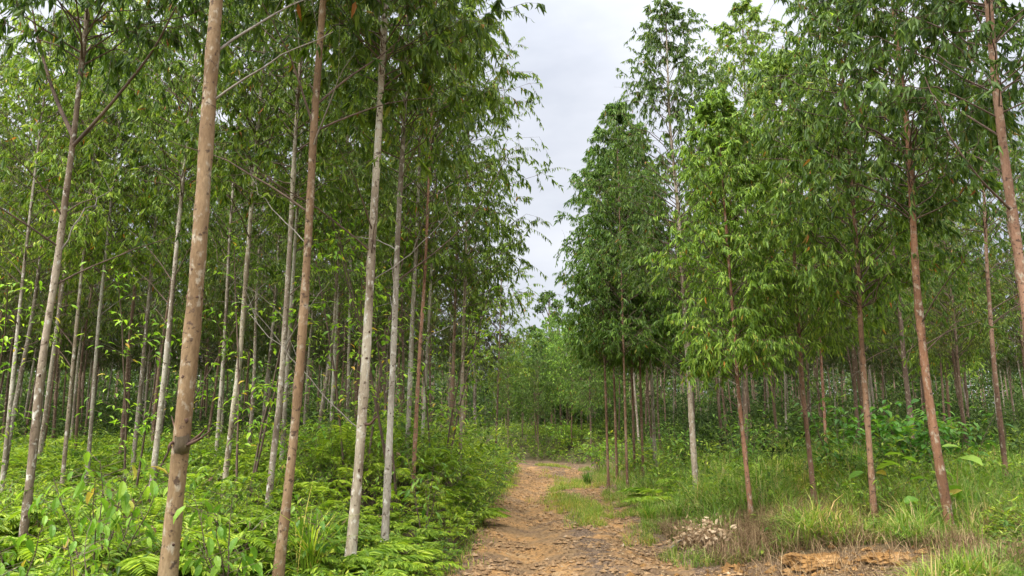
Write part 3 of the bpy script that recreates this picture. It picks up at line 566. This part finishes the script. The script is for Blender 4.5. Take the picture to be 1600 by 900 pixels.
# emergent tree on the far ridge
x, y = 5.6, 112.0; gz = float(ground_z(x, y)); top = 24.5
r = empty('ridge_tree', (x, y, gz)); tag(r, 'dark open crowned tree towering on the distant ridge above the track', 'tree')
rs = np.random.RandomState(5); b = Buf(); t = np.linspace(0, 1, 9); Hh = top-gz
tubes(b, np.stack([.3*t, 0*t, t*Hh*.93], -1)[None], (.32*(1-.7*t))[None], 8, M_PALE)
b.build('trunk', r, (.7, .7, .7))
b = Buf(); cl = [(0, 0, .97, 1.3), (1.4, 0, .88, 1.1), (-1.3, .3, .86, 1.1), (.9, .6, .8, .9), (2.2, 0, .74, .8), (-.7, 0, .93, .9), (-2.4, 0, .68, .7), (1, 0, .62, .7)]
for cx, cy, cz, cr_ in cl:
    tt = np.linspace(0, 1, 5); P = np.stack([.3*.6+(cx-.18)*tt, cy*tt, Hh*(cz-.16)+Hh*.16*tt], -1); tubes(b, P[None], (.09*(1-.6*tt))[None], 5, M_TWIG)
    n = 260; d = norm(rs.normal(size=(n, 3)))*(rs.rand(n, 1)**.4)*cr_*np.array([1, 1, .6])
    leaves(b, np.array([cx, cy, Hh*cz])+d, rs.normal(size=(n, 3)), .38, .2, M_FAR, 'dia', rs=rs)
b.build('crown', r)

# distant wood behind the stands, one mass
b = Buf(); rs = np.random.RandomState(12)
NW = 1500; xs = rs.uniform(-110, 110, NW); ys = 64+80*rs.rand(NW)**1.3; gz = ground_z(xs, ys); Hs = rs.uniform(9, 13, NW)*np.where((xs/ys > -.06) & (xs/ys < .16), .5, 1)
tt = np.linspace(0, 1, 4)
tubes(b, np.stack([xs[:, None]+0*tt, ys[:, None]+0*tt, gz[:, None]+Hs[:, None]*tt*.9], -1), .09*(1-.7*tt)[None], 5, M_BROWN)
n = 230; u = rs.rand(NW, n); rr = (1-u)**.6*2.1*np.sqrt(rs.rand(NW, n)); a_ = rs.rand(NW, n)*6.28
LP = np.stack([xs[:, None]+rr*np.cos(a_), ys[:, None]+rr*np.sin(a_), gz[:, None]+Hs[:, None]*(.14+.86*u)], -1).reshape(-1, 3)
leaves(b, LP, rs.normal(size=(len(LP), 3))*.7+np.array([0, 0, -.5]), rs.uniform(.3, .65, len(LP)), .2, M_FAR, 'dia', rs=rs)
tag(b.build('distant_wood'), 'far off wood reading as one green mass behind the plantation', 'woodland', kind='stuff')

# low thicket between the far trunks
b = Buf(); rs = np.random.RandomState(33)
n = 1300; y = 34+36*rs.rand(n)**1.0; x = (rs.rand(n)*2-1)*(.78*y+4); y2 = 21+13*rs.rand(90); y = np.concatenate([y, y2]); x = np.concatenate([x, xR(y2)+3+rs.rand(90)*(.78*y2-3)]); k = ((x < xL(y)-3) | (x > xR(y)+3)) & ~((x/y > -.02) & (x/y < .12) & (y > 38)); x = x[k]; y = y[k]; n = len(x)
z = ground_z(x, y); hh = rs.uniform(1.0, 3.4, n)*np.clip((y-20)/30, .5, 1); tt = np.linspace(0, 1, 4)
tubes(b, np.stack([x[:, None]+0*tt, y[:, None]+0*tt, z[:, None]+hh[:, None]*tt], -1), .02*(1-.6*tt)[None], 3, M_TWIG)
m_ = 170; u = rs.rand(n, m_); a_ = rs.rand(n, m_)*6.28; rr = (.35+1.15*np.sin(np.pi*np.clip(u*.85+.1, 0, 1)))*np.sqrt(rs.rand(n, m_))*.85
LP = np.stack([x[:, None]+rr*np.cos(a_), y[:, None]+rr*np.sin(a_), z[:, None]+hh[:, None]*(.1+.9*u)], -1).reshape(-1, 3)
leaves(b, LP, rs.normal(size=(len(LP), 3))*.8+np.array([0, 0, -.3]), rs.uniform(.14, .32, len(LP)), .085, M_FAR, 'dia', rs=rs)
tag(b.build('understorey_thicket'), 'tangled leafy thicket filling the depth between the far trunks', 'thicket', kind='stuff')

# ------------------------------------------------------------------ undergrowth
def scatter(n, y0, y1, side, rs, pw=1.6, edge=.0, maxx=.80):
    """points beside the track, denser towards the camera"""
    y = y0+(y1-y0)*rs.rand(n)**pw; lim = maxx*y+1.5
    if side < 0: a0 = -lim; a1 = np.broadcast_to(xL(y)-edge, y.shape)
    else: a0 = np.broadcast_to(xR(y)+edge, y.shape); a1 = lim
    x = a0+(a1-a0)*rs.rand(n); k = (a1-a0) > .1
    return x[k], y[k]
def weeded(x, y):
    """low growth in the trampled patches at the feet of the nearer trees"""
    f = np.ones(np.shape(x))
    for a_, b_ in HERO:
        if b_ < 14.5:
            for q, r_ in ((.1, .45), (.8, .5), (1.5, .5), (2.1, .45)): f = np.minimum(f, 1-.74*np.exp(-(((x-a_*(b_-q)/b_)**2+(y-b_+q)**2)/r_**2)**1.5))
    return f
def vh(x, y):
    h = .46+1.0*(vn(x*.55+40, y*.55)-.38)+.45*(vn(x*1.7, y*1.7)-.5)
    h = h + .8*sst(-6.0, -4.0, x)*sst(0, .8, xL(y)-x)*sst(10.5, 13, y)*(1-sst(26, 32, y))
    return np.clip(h, .12, np.where(y < 6, .6, 1.75))*weeded(x, y)
def ferns(buf, x, y, ln, rs, m, npn=13, zoff=None, hs=1.0, pr=.30):
    n = len(x); z = ground_z(x, y) if zoff is None else zoff
    az = rs.rand(n)*6.28; h = np.stack([np.cos(az), np.sin(az), 0*az], -1); H = vh(x, y)*(.55+.5*rs.rand(n))*hs
    root = np.stack([x, y, z+H*.55], -1); K = 4; t = np.linspace(0, 1, K); rise = H*.5
    def pos(tq): return root[:, None]+(ln[:, None]*tq*.85)[..., None]*h[:, None]+(rise[:, None]*(1.6*tq-1.5*tq**2))[..., None]*np.array([0, 0, 1.])
    P = pos(t[None]*np.ones((n, 1))); tubes(buf, P, .003*(1-.7*t)[None], 3, m)
    q = np.linspace(.16, 1, npn)[None]*np.ones((n, 1)); PP = pos(q); D = norm(pos(q+.02)-pos(q-.02))
    S = norm(np.cross(D, np.array([0, 0, 1.]))); pl = ln[:, None]*pr*np.sin(np.pi*(.18+.8*q))**.8
    for sg in (-1, 1):
        d = S*sg+D*.55+np.array([0, 0, -.18])+rs.normal(size=S.shape)*.1
        leaves(buf, PP.reshape(-1, 3), d.reshape(-1, 3), pl.ravel(), np.maximum(pl.ravel()*.26, .008), m, 'dia', up=np.array([0, 0, 1.]), rs=rs)
def sprigs(buf, x, y, rs, m, nl, lf, kind='dia', hs=1.0, wr=.34, lean=.35):
    n = len(x); z = ground_z(x, y); H = vh(x, y)*(.6+.6*rs.rand(n))*hs; az = rs.rand(n)*6.28
    d = np.stack([np.cos(az)*lean, np.sin(az)*lean, 1+0*az], -1)
    base_ = np.stack([x, y, z], -1); t = np.linspace(0, 1, 4); bendv = np.stack([np.cos(az), np.sin(az), -.3+0*az], -1)
    def pos(q): return base_[:, None]+(H[:, None]*q)[..., None]*d[:, None]+(H[:, None]*.3*q**2.2)[..., None]*bendv[:, None]
    tubes(buf, pos(t[None]*np.ones((n, 1))), .004*(1-.6*t)[None], 3, M_TWIG)
    q = .3+.7*rs.rand(n, nl); PP = pos(q); a2 = rs.rand(n, nl)*6.28
    ld = np.stack([np.cos(a2), np.sin(a2), -.15+.5*rs.normal(size=a2.shape)], -1)
    ll = lf*(.5+.8*rs.rand(n*nl)); leaves(buf, PP.reshape(-1, 3), ld.reshape(-1, 3), ll, ll*wr*(.8+.4*rs.rand(n*nl)), m, kind, up=np.array([0, 0, 1.]), rs=rs)

rs = np.random.RandomState(21)
def bare(x, y):
    j = .35*(vn(x*3, y*3)-.5)
    return (((x-3.55)/1.6)**2+((y-8.9)/1.45)**2 < 1+j) | (((x-2.85)/.42)**2+((y-11.3)/.7)**2 < 1+j)
b = Buf()
x, y = scatter(4200, 3.3, 15, -1, rs, 1.15, .1); ferns(b, x, y, rs.uniform(.2, .62, len(x)), rs, M_FERN, 19)
x, y = scatter(5200, 14, 42, -1, rs, 1.5, .1); ferns(b, x, y, rs.uniform(.4, .9, len(x)), rs, M_FERN, 8, hs=1.15)
tag(b.build('fern_undergrowth'), 'dense bright green fern cover under the left stand', 'ferns', kind='stuff')
b = Buf()
x, y = scatter(5200, 3.3, 15, -1, rs, 1.15, .05); sprigs(b, x, y, rs, M_SPRIG, 15, .085, 'fine', 1.0)
x, y = scatter(6000, 14, 55, -1, rs, 1.5, .05); sprigs(b, x, y, rs, M_SPRIG, 14, .16, 'dia', 1.25)
x, y = scatter(4600, 8, 24, 1, rs, 1.2, .45); k = ~bare(x, y) & (vn(x*1.1+60, y*1.1) > .38); x = x[k]; y = y[k]; sprigs(b, x, y, rs, M_SPRIG, 14, .095, 'fine', .95, lean=.6)
x, y = scatter(5000, 15, 55, 1, rs, 1.2, .8); sprigs(b, x, y, rs, M_SPRIG, 14, .16, 'dia', 1.35)
n = 6500; x = rs.uniform(-24, 14, n); y = rs.uniform(41, 66, n); k = (x < xL(y)-.2) | (x > xR(y)+.2); sprigs(b, x[k], y[k], rs, M_SPRIG, 13, .18, 'dia', 1.35)
tag(b.build('shrub_undergrowth'), 'tangled low leafy shrubs covering the plantation floor', 'undergrowth', kind='stuff')

# grass
b = Buf(); up = np.array([0, 0, .0])
def gpts(x, y): return np.stack([x, y, hz(x, y)-.01], -1)
def tufted(n, y0, y1, side, per, spread, pw, edge=0.):
    x, y = scatter(n, y0, y1, side, rs, pw, edge); x = np.repeat(x, per)+rs.normal(size=len(x)*per)*spread; y = np.repeat(y, per)+rs.normal(size=len(y)*per)*spread
    return x, y
x, y = tufted(6800, 7.2, 16, 1, 12, .05, 1.2); k = ~bare(x, y) & (vn(x*1.6, y*1.6)+.35*rs.rand(len(x)) > .42); x = x[k]; y = y[k]; g = np.clip(vn(x*.7+9, y*.7)*.8+vn(x*2.3, y*2.3)*.55, .18, 1.1)*sst(-.3, 1.6, x-xR(y)+.2)*(.5+.5*sst(8.0, 10.3, y))
blades(b, gpts(x, y), (.18+.68*g)*weeded(x, y)*rs.uniform(.35, 1.25, len(x)), rs.uniform(.006, .019, len(x)), M_GRASS, 1.15, rs)
x, y = tufted(5600, 15, 36, 1, 12, .09, 1.3); g = np.clip(vn(x*.6+9, y*.6)*1.3, .3, 1)*sst(-.3, 1.8, x-xR(y)+.3)
blades(b, gpts(x, y), (.2+.75*g)*rs.uniform(.35, 1.3, len(x)), rs.uniform(.008, .02, len(x)), M_GRASS, .9, rs)
tag(b.build('tall_grass', color=(1, 1, 1)), 'long arching green grass on the right verge', 'grass', kind='stuff')
b = Buf()
n = 1700; y = 12+30*rs.rand(n)**1.2; x = xL(y)+2.1+rs.normal(size=n)*.34*(1-.0*y)+.25*np.sin(y*.5); k = (vn(x*.9+3, y*.45+7) > .38); x = x[k]; y = y[k]
x = np.repeat(x, 14)+rs.normal(size=len(x)*14)*.05; y = np.repeat(y, 14)+rs.normal(size=len(y)*14)*.05
blades(b, gpts(x, y), rs.uniform(.06, .26, len(x)), .007, M_GRASS, .9, rs)
x, y = tufted(500, 6, 40, -1, 10, .04, 1.2); x = xL(y)+rs.normal(size=len(x))*.16-.05
blades(b, gpts(x, y), rs.uniform(.05, .2, len(x)), .008, M_GRASS, .9, rs)
tag(b.build('track_grass', color=(1.25, 1.15, .9)), 'thin short grass along the middle strip and left lip of the track', 'grass', kind='stuff')
b = Buf()
n = 110000; x = rs.uniform(2.6, 11, n); y = rs.uniform(7.5, 15, n); k = (vn(x*.55+2, y*.55+4)+.25*(vn(x*2, y*2)-.5) > .40) & (~bare(x, y) | (rs.rand(n) < .12)); x = x[k]; y = y[k]; k = x > xR(y)-.1; x = x[k]; y = y[k]
blades(b, gpts(x, y), rs.uniform(.12, .5, len(x)), .006, M_DRY, 1.2, rs)
tag(b.build('dry_grass'), 'withered brown grass lying in patches on the right verge', 'dry grass', kind='stuff')
b = Buf(); n = 19000; y = 8+34*rs.rand(n)**1.5; u = rs.rand(n)
x = np.where(u < .55, xR(y)-.6+rs.normal(size=n)*.6, np.where(u < .72, xL(y)+rs.normal(size=n)*.2, xL(y)+rs.rand(n)*(xR(y)-xL(y))))
k = vn(x*2.2, y*1.4+3) + .15*rs.rand(n) > .42; x = x[k]; y = y[k]
x = np.concatenate([x, rs.normal(size=3500)*.7+3.4]); y = np.concatenate([y, rs.normal(size=3500)*.7+8.9]); n = len(x)
az = rs.rand(n)*6.28; ll = rs.uniform(.02, .075, n)
leaves(b, np.stack([x, y, hz(x, y)+.008], -1), np.stack([np.cos(az), np.sin(az), .15+.25*rs.rand(n)], -1), ll, ll*.4, M_DRY, 'fine', up=np.array([0, 0, 1.]), rs=rs)
tag(b.build('leaf_litter'), 'brown fallen leaves strewn along the track', 'leaf litter', kind='stuff')
# stones
b = Buf(); n = 14000; y = 8+30*rs.rand(n)**1.6; x = xL(y)+rs.rand(n)*(xR(y)-xL(y)); k = vn(x*2+5, y*1.5)+.2*rs.rand(n) > .45; x = x[k]; y = y[k]; n = len(x); s = .007+.045*rs.rand(n)**4
ico = np.array([[1, 0, 0], [-1, 0, 0], [0, 1, 0], [0, -1, 0], [0, 0, 1], [0, 0, -1]], float); fc = np.array([[0, 2, 4], [2, 1, 4], [1, 3, 4], [3, 0, 4], [2, 0, 5], [1, 2, 5], [3, 1, 5], [0, 3, 5]])
v = np.stack([x, y, hz(x, y)+s*.3], -1)[:, None]+ico[None]*s[:, None, None]*rs.uniform(.6, 1.4, (n, 6, 1))*np.array([1.2, 1.2, .7])
b.add(v.reshape(-1, 3), [(fc[None]+(np.arange(n)*6)[:, None, None]).reshape(-1, 3)], M_STONE)
tag(b.build('gravel'), 'small stones scattered over the clay track', 'gravel', kind='stuff')

b = Buf(); n = 420; rr = rs.normal(size=(n, 2))*np.array([.75, .5])+np.array([3.45, 9.2]); sz = .012+.06*rs.rand(n)**3
v = np.stack([rr[:, 0], rr[:, 1], hz(rr[:, 0], rr[:, 1])+sz*.25], -1)[:, None]+ico[None]*sz[:, None, None]*rs.uniform(.55, 1.4, (n, 6, 1))*np.array([1.2, 1.1, .75])
b.add(v.reshape(-1, 3), [(fc[None]+(np.arange(n)*6)[:, None, None]).reshape(-1, 3)], M_CLAY)
tag(b.build('clay_crumbs'), 'crumbled orange clay scattered round the two clay lumps', 'clods', kind='stuff')
# grass creeping from the right verge onto the track, dry stalks in the left undergrowth
b = Buf(); n = 900; y = 7.5+30*rs.rand(n)**1.4; x = xR(y)-.05-.5*rs.rand(n)**1.6; k = (vn(x*1.5+3, y*1.1) > .42) & ~bare(x, y); x = np.repeat(x[k], 12)+rs.normal(size=k.sum()*12)*.05; y = np.repeat(y[k], 12)+rs.normal(size=k.sum()*12)*.05
blades(b, gpts(x, y), rs.uniform(.06, .32, len(x)), rs.uniform(.005, .012, len(x)), M_GRASS, 1.2, rs)
tag(b.build('verge_grass', color=(1, .95, .9)), 'short creeping grass spilling over the right track edge', 'grass', kind='stuff')
b = Buf(); x, y = scatter(900, 4.5, 20, -1, rs, 1.2, .2); k = vn(x*1.1+8, y*1.1) > .5; x = x[k]; y = y[k]; z = ground_z(x, y); n = len(x)
az = rs.rand(n)*6.28; t = np.linspace(0, 1, 5); ln = vh(x, y)*rs.uniform(.8, 1.3, n); le = rs.uniform(.1, .9, n)
P = np.stack([x[:, None]+(ln*le*np.cos(az))[:, None]*t, y[:, None]+(ln*le*np.sin(az))[:, None]*t, z[:, None]+ln[:, None]*(t-.25*t**3)], -1); tubes(b, P, .0035*(1-.6*t)[None], 3, M_DEADWOOD)
for q in range(4):
    Q = P[:, 2+q//2]; leaves(b, Q, rs.normal(size=(n, 3))*.5+np.array([0, 0, -.7]), rs.uniform(.05, .13, n), .03, M_DRY, 'fine', rs=rs)
tag(b.build('dead_stalks'), 'dry brown stalks and hanging dead leaves among the left undergrowth', 'dead stalks', kind='stuff')

# ------------------------------------------------------------------ single plants
def plant(name, px, Y, H, label, cat, spread=.3, stems=4, nl=16, lf=.16, wr=.45, color=(1, 1, 1), droop=-.3, seed=0, hang=.25, group=None, mat=None):
    rs = np.random.RandomState(seed+int(px)); x = float((px-800)/FPX*Y*1.02); z = float(hz(x, Y)); r = empty(name, (x, Y, z)); tag(r, label, cat, group)
    fol = Buf()
    for s_ in range(stems):
        az = rs.rand()*6.28; ln = H*(.65+.4*rs.rand()); sp = spread*rs.rand()**.5; t = np.linspace(0, 1, 6)
        P = np.stack([np.cos(az)*sp*(.15+t**1.3), np.sin(az)*sp*(.15+t**1.3), t*ln], -1)+rs.normal(size=(6, 3))*.01; P[0, 2] = -.03
        b = Buf(); tubes(b, P[None], ((.004+.004*H)*(1-.7*t))[None], 5, M_TWIG); b.build('stem', r)
        q = .25+.75*rs.rand(nl); q[-1] = 1; i0 = np.minimum((q*5).astype(int), 4); fr = (q*5-i0)[:, None]; B = P[i0]*(1-fr)+P[i0+1]*fr
        a2 = np.arange(nl)*2.4+rs.rand(nl); pet = .06+.22*rs.rand(nl)*min(H, 1.6)*(2.6 if H > 3 else 1); o = np.stack([np.cos(a2), np.sin(a2), .35+0*a2], -1)
        E = B+o*pet[:, None]; tubes(fol, np.stack([B, E], 1), .0022, 3, M_TWIG)
        reps = 4 if H > 3 else 2 if H > 1.2 else 1
        for k in range(reps):
            d = np.stack([np.cos(a2+k), np.sin(a2+k), droop+hang*rs.normal(size=nl)], -1)+rs.normal(size=(nl, 3))*.2
            ll = lf*(.6+.6*rs.rand(nl)); leaves(fol, E-o*pet[:, None]*(.4 if reps < 4 else .2)*k, d, ll, ll*wr, mat or M_BROAD, 'broad', up=np.array([0, 0, 1.]), rs=rs)
    fol.build('foliage', r, color)
    return r
LG = (1.35, 1.25, 1.0); DG = (.62, .75, .75); NG = (1, 1, 1)
plant('sapling', 205, 6.0, 1.1, 'broad leaved sapling with drooping lime leaves left of the burled trunk', 'sapling', .4, 7, 17, .135, .42, LG, -1.6)
plant('sapling', 392, 5.9, .85, 'low broad leaved sapling between the two thick reddish trunks', 'sapling', .3, 5, 13, .125, .45, LG, -1.5)
plant('sapling', 85, 5.8, .72, 'small reddish tipped sapling at the bottom left corner', 'sapling', .28, 4, 12, .11, .42, LG, -1.4)
plant('sapling', 190, 5.0, .66, 'short sapling with pale leaves at the bottom, left of the burled trunk foot', 'sapling', .28, 4, 12, .11, .42, LG, -1.4)
plant('sapling', 315, 9.6, .95, 'upright long leaved plant right beside the burled trunk', 'sapling', .3, 4, 12, .26, .28, LG, .5)
plant('sapling', 520, 7.4, .75, 'broad leaved sapling beside the foot of the knotted cream trunk', 'sapling', .2, 4, 12, .13, .5, NG, -.8)
plant('sapling', 672, 11.0, 1.15, 'broad leaved clump on the bank top near the ditch', 'sapling', .3, 5, 12, .13, .4, NG, -.7)
plant('shrub', 498, 12.8, 1.35, 'lime green bush standing behind the second reddish trunk', 'shrub', .7, 9, 18, .13, .4, LG, -.2)
plant('shrub', 530, 13.8, 1.15, 'round leafy bush just left of the knotted cream trunk', 'shrub', .6, 8, 16, .13, .4, LG, -.2)
plant('shrub', 690, 16.0, 1.0, 'light green bush on the left bank below the pair of trunks', 'shrub', .7, 8, 16, .13, .4, LG, -.2)
plant('shrub', 752, 19.5, .95, 'green bush overhanging the left edge of the track', 'shrub', .7, 8, 16, .14, .4, NG, -.3)
plant('shrub', 785, 26, 1.2, 'rounded bush where the track bends out of sight on the left', 'shrub', .8, 8, 16, .16, .4, NG, -.2)
plant('shrub', 1352, 17, 1.9, 'tall broad leaved shrub with glossy dark leaves behind the straight brown trunk', 'shrub', .9, 7, 18, .22, .5, (.75, .95, .85), -.35)
plant('shrub', 1288, 16, 1.9, 'dark leafy shrub behind the slim brown trunk', 'shrub', .8, 7, 20, .18, .45, DG, -.35)
plant('shrub', 1412, 16, 1.8, 'glossy dark shrub just left of the thick leaning trunk', 'shrub', .8, 9, 20, .21, .5, (.72, .92, .85), -.35)
plant('shrub', 1470, 17, 1.6, 'leafy dark shrub just behind and right of the thick leaning trunk', 'shrub', .8, 7, 20, .2, .5, DG, -.35)
plant('large_leaved_plant', 1438, 11.5, 1.15, 'low plant with a few very large flat green leaves before the leaning trunk', 'plant', .25, 3, 3, .36, .62, LG, -.1)
plant('large_leaved_plant', 1318, 13.6, .9, 'low plant with large flat green leaves left of the straight brown trunk', 'plant', .3, 3, 3, .34, .6, LG, -.1)
plant('sapling', 1590, 9.0, 1.0, 'sapling with light green leaves at the bottom right edge', 'sapling', .3, 5, 12, .14, .5, LG, -.4)
plant('shrub', 1140, 19, 1.9, 'bushy shrub in the shade right of the white lower trunk', 'shrub', .9, 9, 18, .15, .4, NG, -.2)
plant('shrub', 1040, 23, 1.7, 'green shrub at the foot of the pale slim trunk right of the track', 'shrub', .9, 8, 18, .16, .4, NG, -.2)
plant('shrub', 985, 28, 1.5, 'green bush under the five thin brown trunks', 'shrub', .9, 8, 18, .18, .4, NG, -.2)
plant('shrub', 930, 33, 1.7, 'light green bush by the right side of the track end', 'shrub', 1.0, 8, 18, .2, .4, LG, -.2)
plant('shrub', 880, 46, 1.8, 'yellowish bush in the middle beyond the track end', 'shrub', 1.2, 8, 18, .24, .4, LG, -.2)
# slim understorey saplings with lime leaves inside the left stand
for q, (px, Y, H, lab) in enumerate([(570, 12.5, 5.2, 'slim understorey sapling with bright lime leaves behind the knotted cream trunk'), (690, 15, 5.0, 'slim lime leaved sapling among the trunks beside the pair at the track'), (400, 11.5, 4.7, 'slim lime leaved sapling between the thick reddish trunks'), (25, 12, 4.2, 'slim lime leaved sapling at the left edge behind the forked trunk'), (640, 12.2, 5.4, 'slim lime leaved sapling right of the flecked grey trunk'), (240, 12.5, 4.6, 'slim lime leaved sapling left of the burled trunk')]):
    plant('slim_sapling', px, Y, H, lab, 'sapling', 1.3, 3, 30, .12, .4, (1.75, 1.6, 1.0), -.3, seed=q)

# ferns that stand out, tufts
def fern_thing(px, Y, label, n, ln, hs):
    rs = np.random.RandomState(int(px)); x = float((px-800)/FPX*Y*1.02); z = float(ground_z(x, Y)); r = empty('fern', (x, Y, z)); tag(r, label, 'fern')
    for k in range(n):
        b = Buf(); a_ = np.array([.04*math.cos(k)]), np.array([.04*math.sin(k)])
        ferns(b, a_[0], a_[1], np.array([ln*(.8+.4*rs.rand())]), rs, M_FERN, 34, zoff=np.array([0.0]), hs=hs, pr=.24); b.build('frond', r)
fern_thing(1012, 17.5, 'pale arching fern at the right track edge in the grass', 11, 1.1, 1.5)
fern_thing(1055, 18.5, 'larger arching fern beside the pale one on the right verge', 11, 1.1, 1.7)
fern_thing(745, 14.5, 'bright fern spilling over the left bank', 9, .8, 1.3)
fern_thing(120, 7.0, 'broad bright fern in front of the forked grey trunk', 9, .8, 1.4)
fern_thing(330, 6.4, 'flat bright fern at the bottom, right of the burled trunk', 9, .7, 1.1)
def tuft(px, Y, label, n, ln, wd, color):
    rs = np.random.RandomState(int(px)); x = float((px-800)/FPX*Y*1.02); z = float(hz(x, Y)); b = Buf(); blades(b, rs.normal(size=(n, 3))*np.array([.06, .06, 0]), ln*rs.uniform(.6, 1.1, n), wd, M_GRASS, .75, rs)
    o = b.build('grass_tuft', color=color); o.location = (x, Y, z); tag(o, label, 'grass tuft')
tuft(505, 7.3, 'tuft of long pale arching blades between the reddish and cream trunks', 60, .95, .016, (1.5, 1.35, .9))
tuft(912, 27, 'dark upright grass tuft in the middle of the track', 90, .65, .02, (.55, .75, .7))
tuft(1000, 15, 'thick light green grass tuft on the right rut edge', 160, .6, .011, (1.1, 1.1, .9))

# withered fallen branch on the verge
x, Y = 2.75, 11.6; z = float(hz(x, Y)); r = empty('fallen_branch', (x, Y, z)); tag(r, 'fallen branch with a heap of withered cream leaves on the right track edge', 'dead branch')
rs = np.random.RandomState(4); b = Buf(); t = np.linspace(0, 1, 8); tubes(b, np.stack([-.35+.8*t, .1*t, .04+.22*np.sin(t*2.4)], -1)[None], (.012*(1-.6*t))[None], 6, M_DEADWOOD); b.build('stem', r)
b = Buf(); n = 520; P = rs.normal(size=(n, 3))*np.array([.17, .14, .11])+np.array([0, 0, .2]); P[:, 2] = np.abs(P[:, 2]); P[:, 0] += P[:, 2]*.5
leaves(b, P, rs.normal(size=(n, 3))+np.array([0, 0, -.5]), rs.uniform(.05, .11, n), .045, M_BRACT, 'broad', rs=rs); b.build('foliage', r)
# clay mounds
for px, Y, s, lab in [(1235, 9.5, .38, 'larger lump of orange clay on the right verge'), (1335, 9.0, .27, 'smaller lump of orange clay near the bottom right')]:
    x = (px-800)/FPX*Y*1.03; z = float(ground_z(x, Y)); rs = np.random.RandomState(int(px)); nu, nv = 90, 44
    th = np.linspace(0, 2*math.pi, nu+1)[:-1]; ph = np.linspace(0, math.pi/2, nv); T, Pp = np.meshgrid(th, ph)
    X = np.cos(T)*np.cos(Pp); Y2 = np.sin(T)*np.cos(Pp); Z = np.sin(Pp)*.36-.06
    d = 1+.5*fbm(X*2+px, Y2*2+Z*3, 4)+.3*fbm(X*7, Y2*7+Z*6, 4); V = np.stack([X*d, Y2*d, Z*d], -1)*s
    i = np.arange(nv-1)[:, None]*nu; j = np.arange(nu)[None]; f = np.stack([i+j, i+(j+1) % nu, i+nu+(j+1) % nu, i+nu+j], -1).reshape(-1, 4)
    b = Buf(); b.add(V.reshape(-1, 3), [f], M_CLAY, True); o = b.build('clay_mound'); o.location = (x, Y, z+.01); tag(o, lab, 'clay mound')
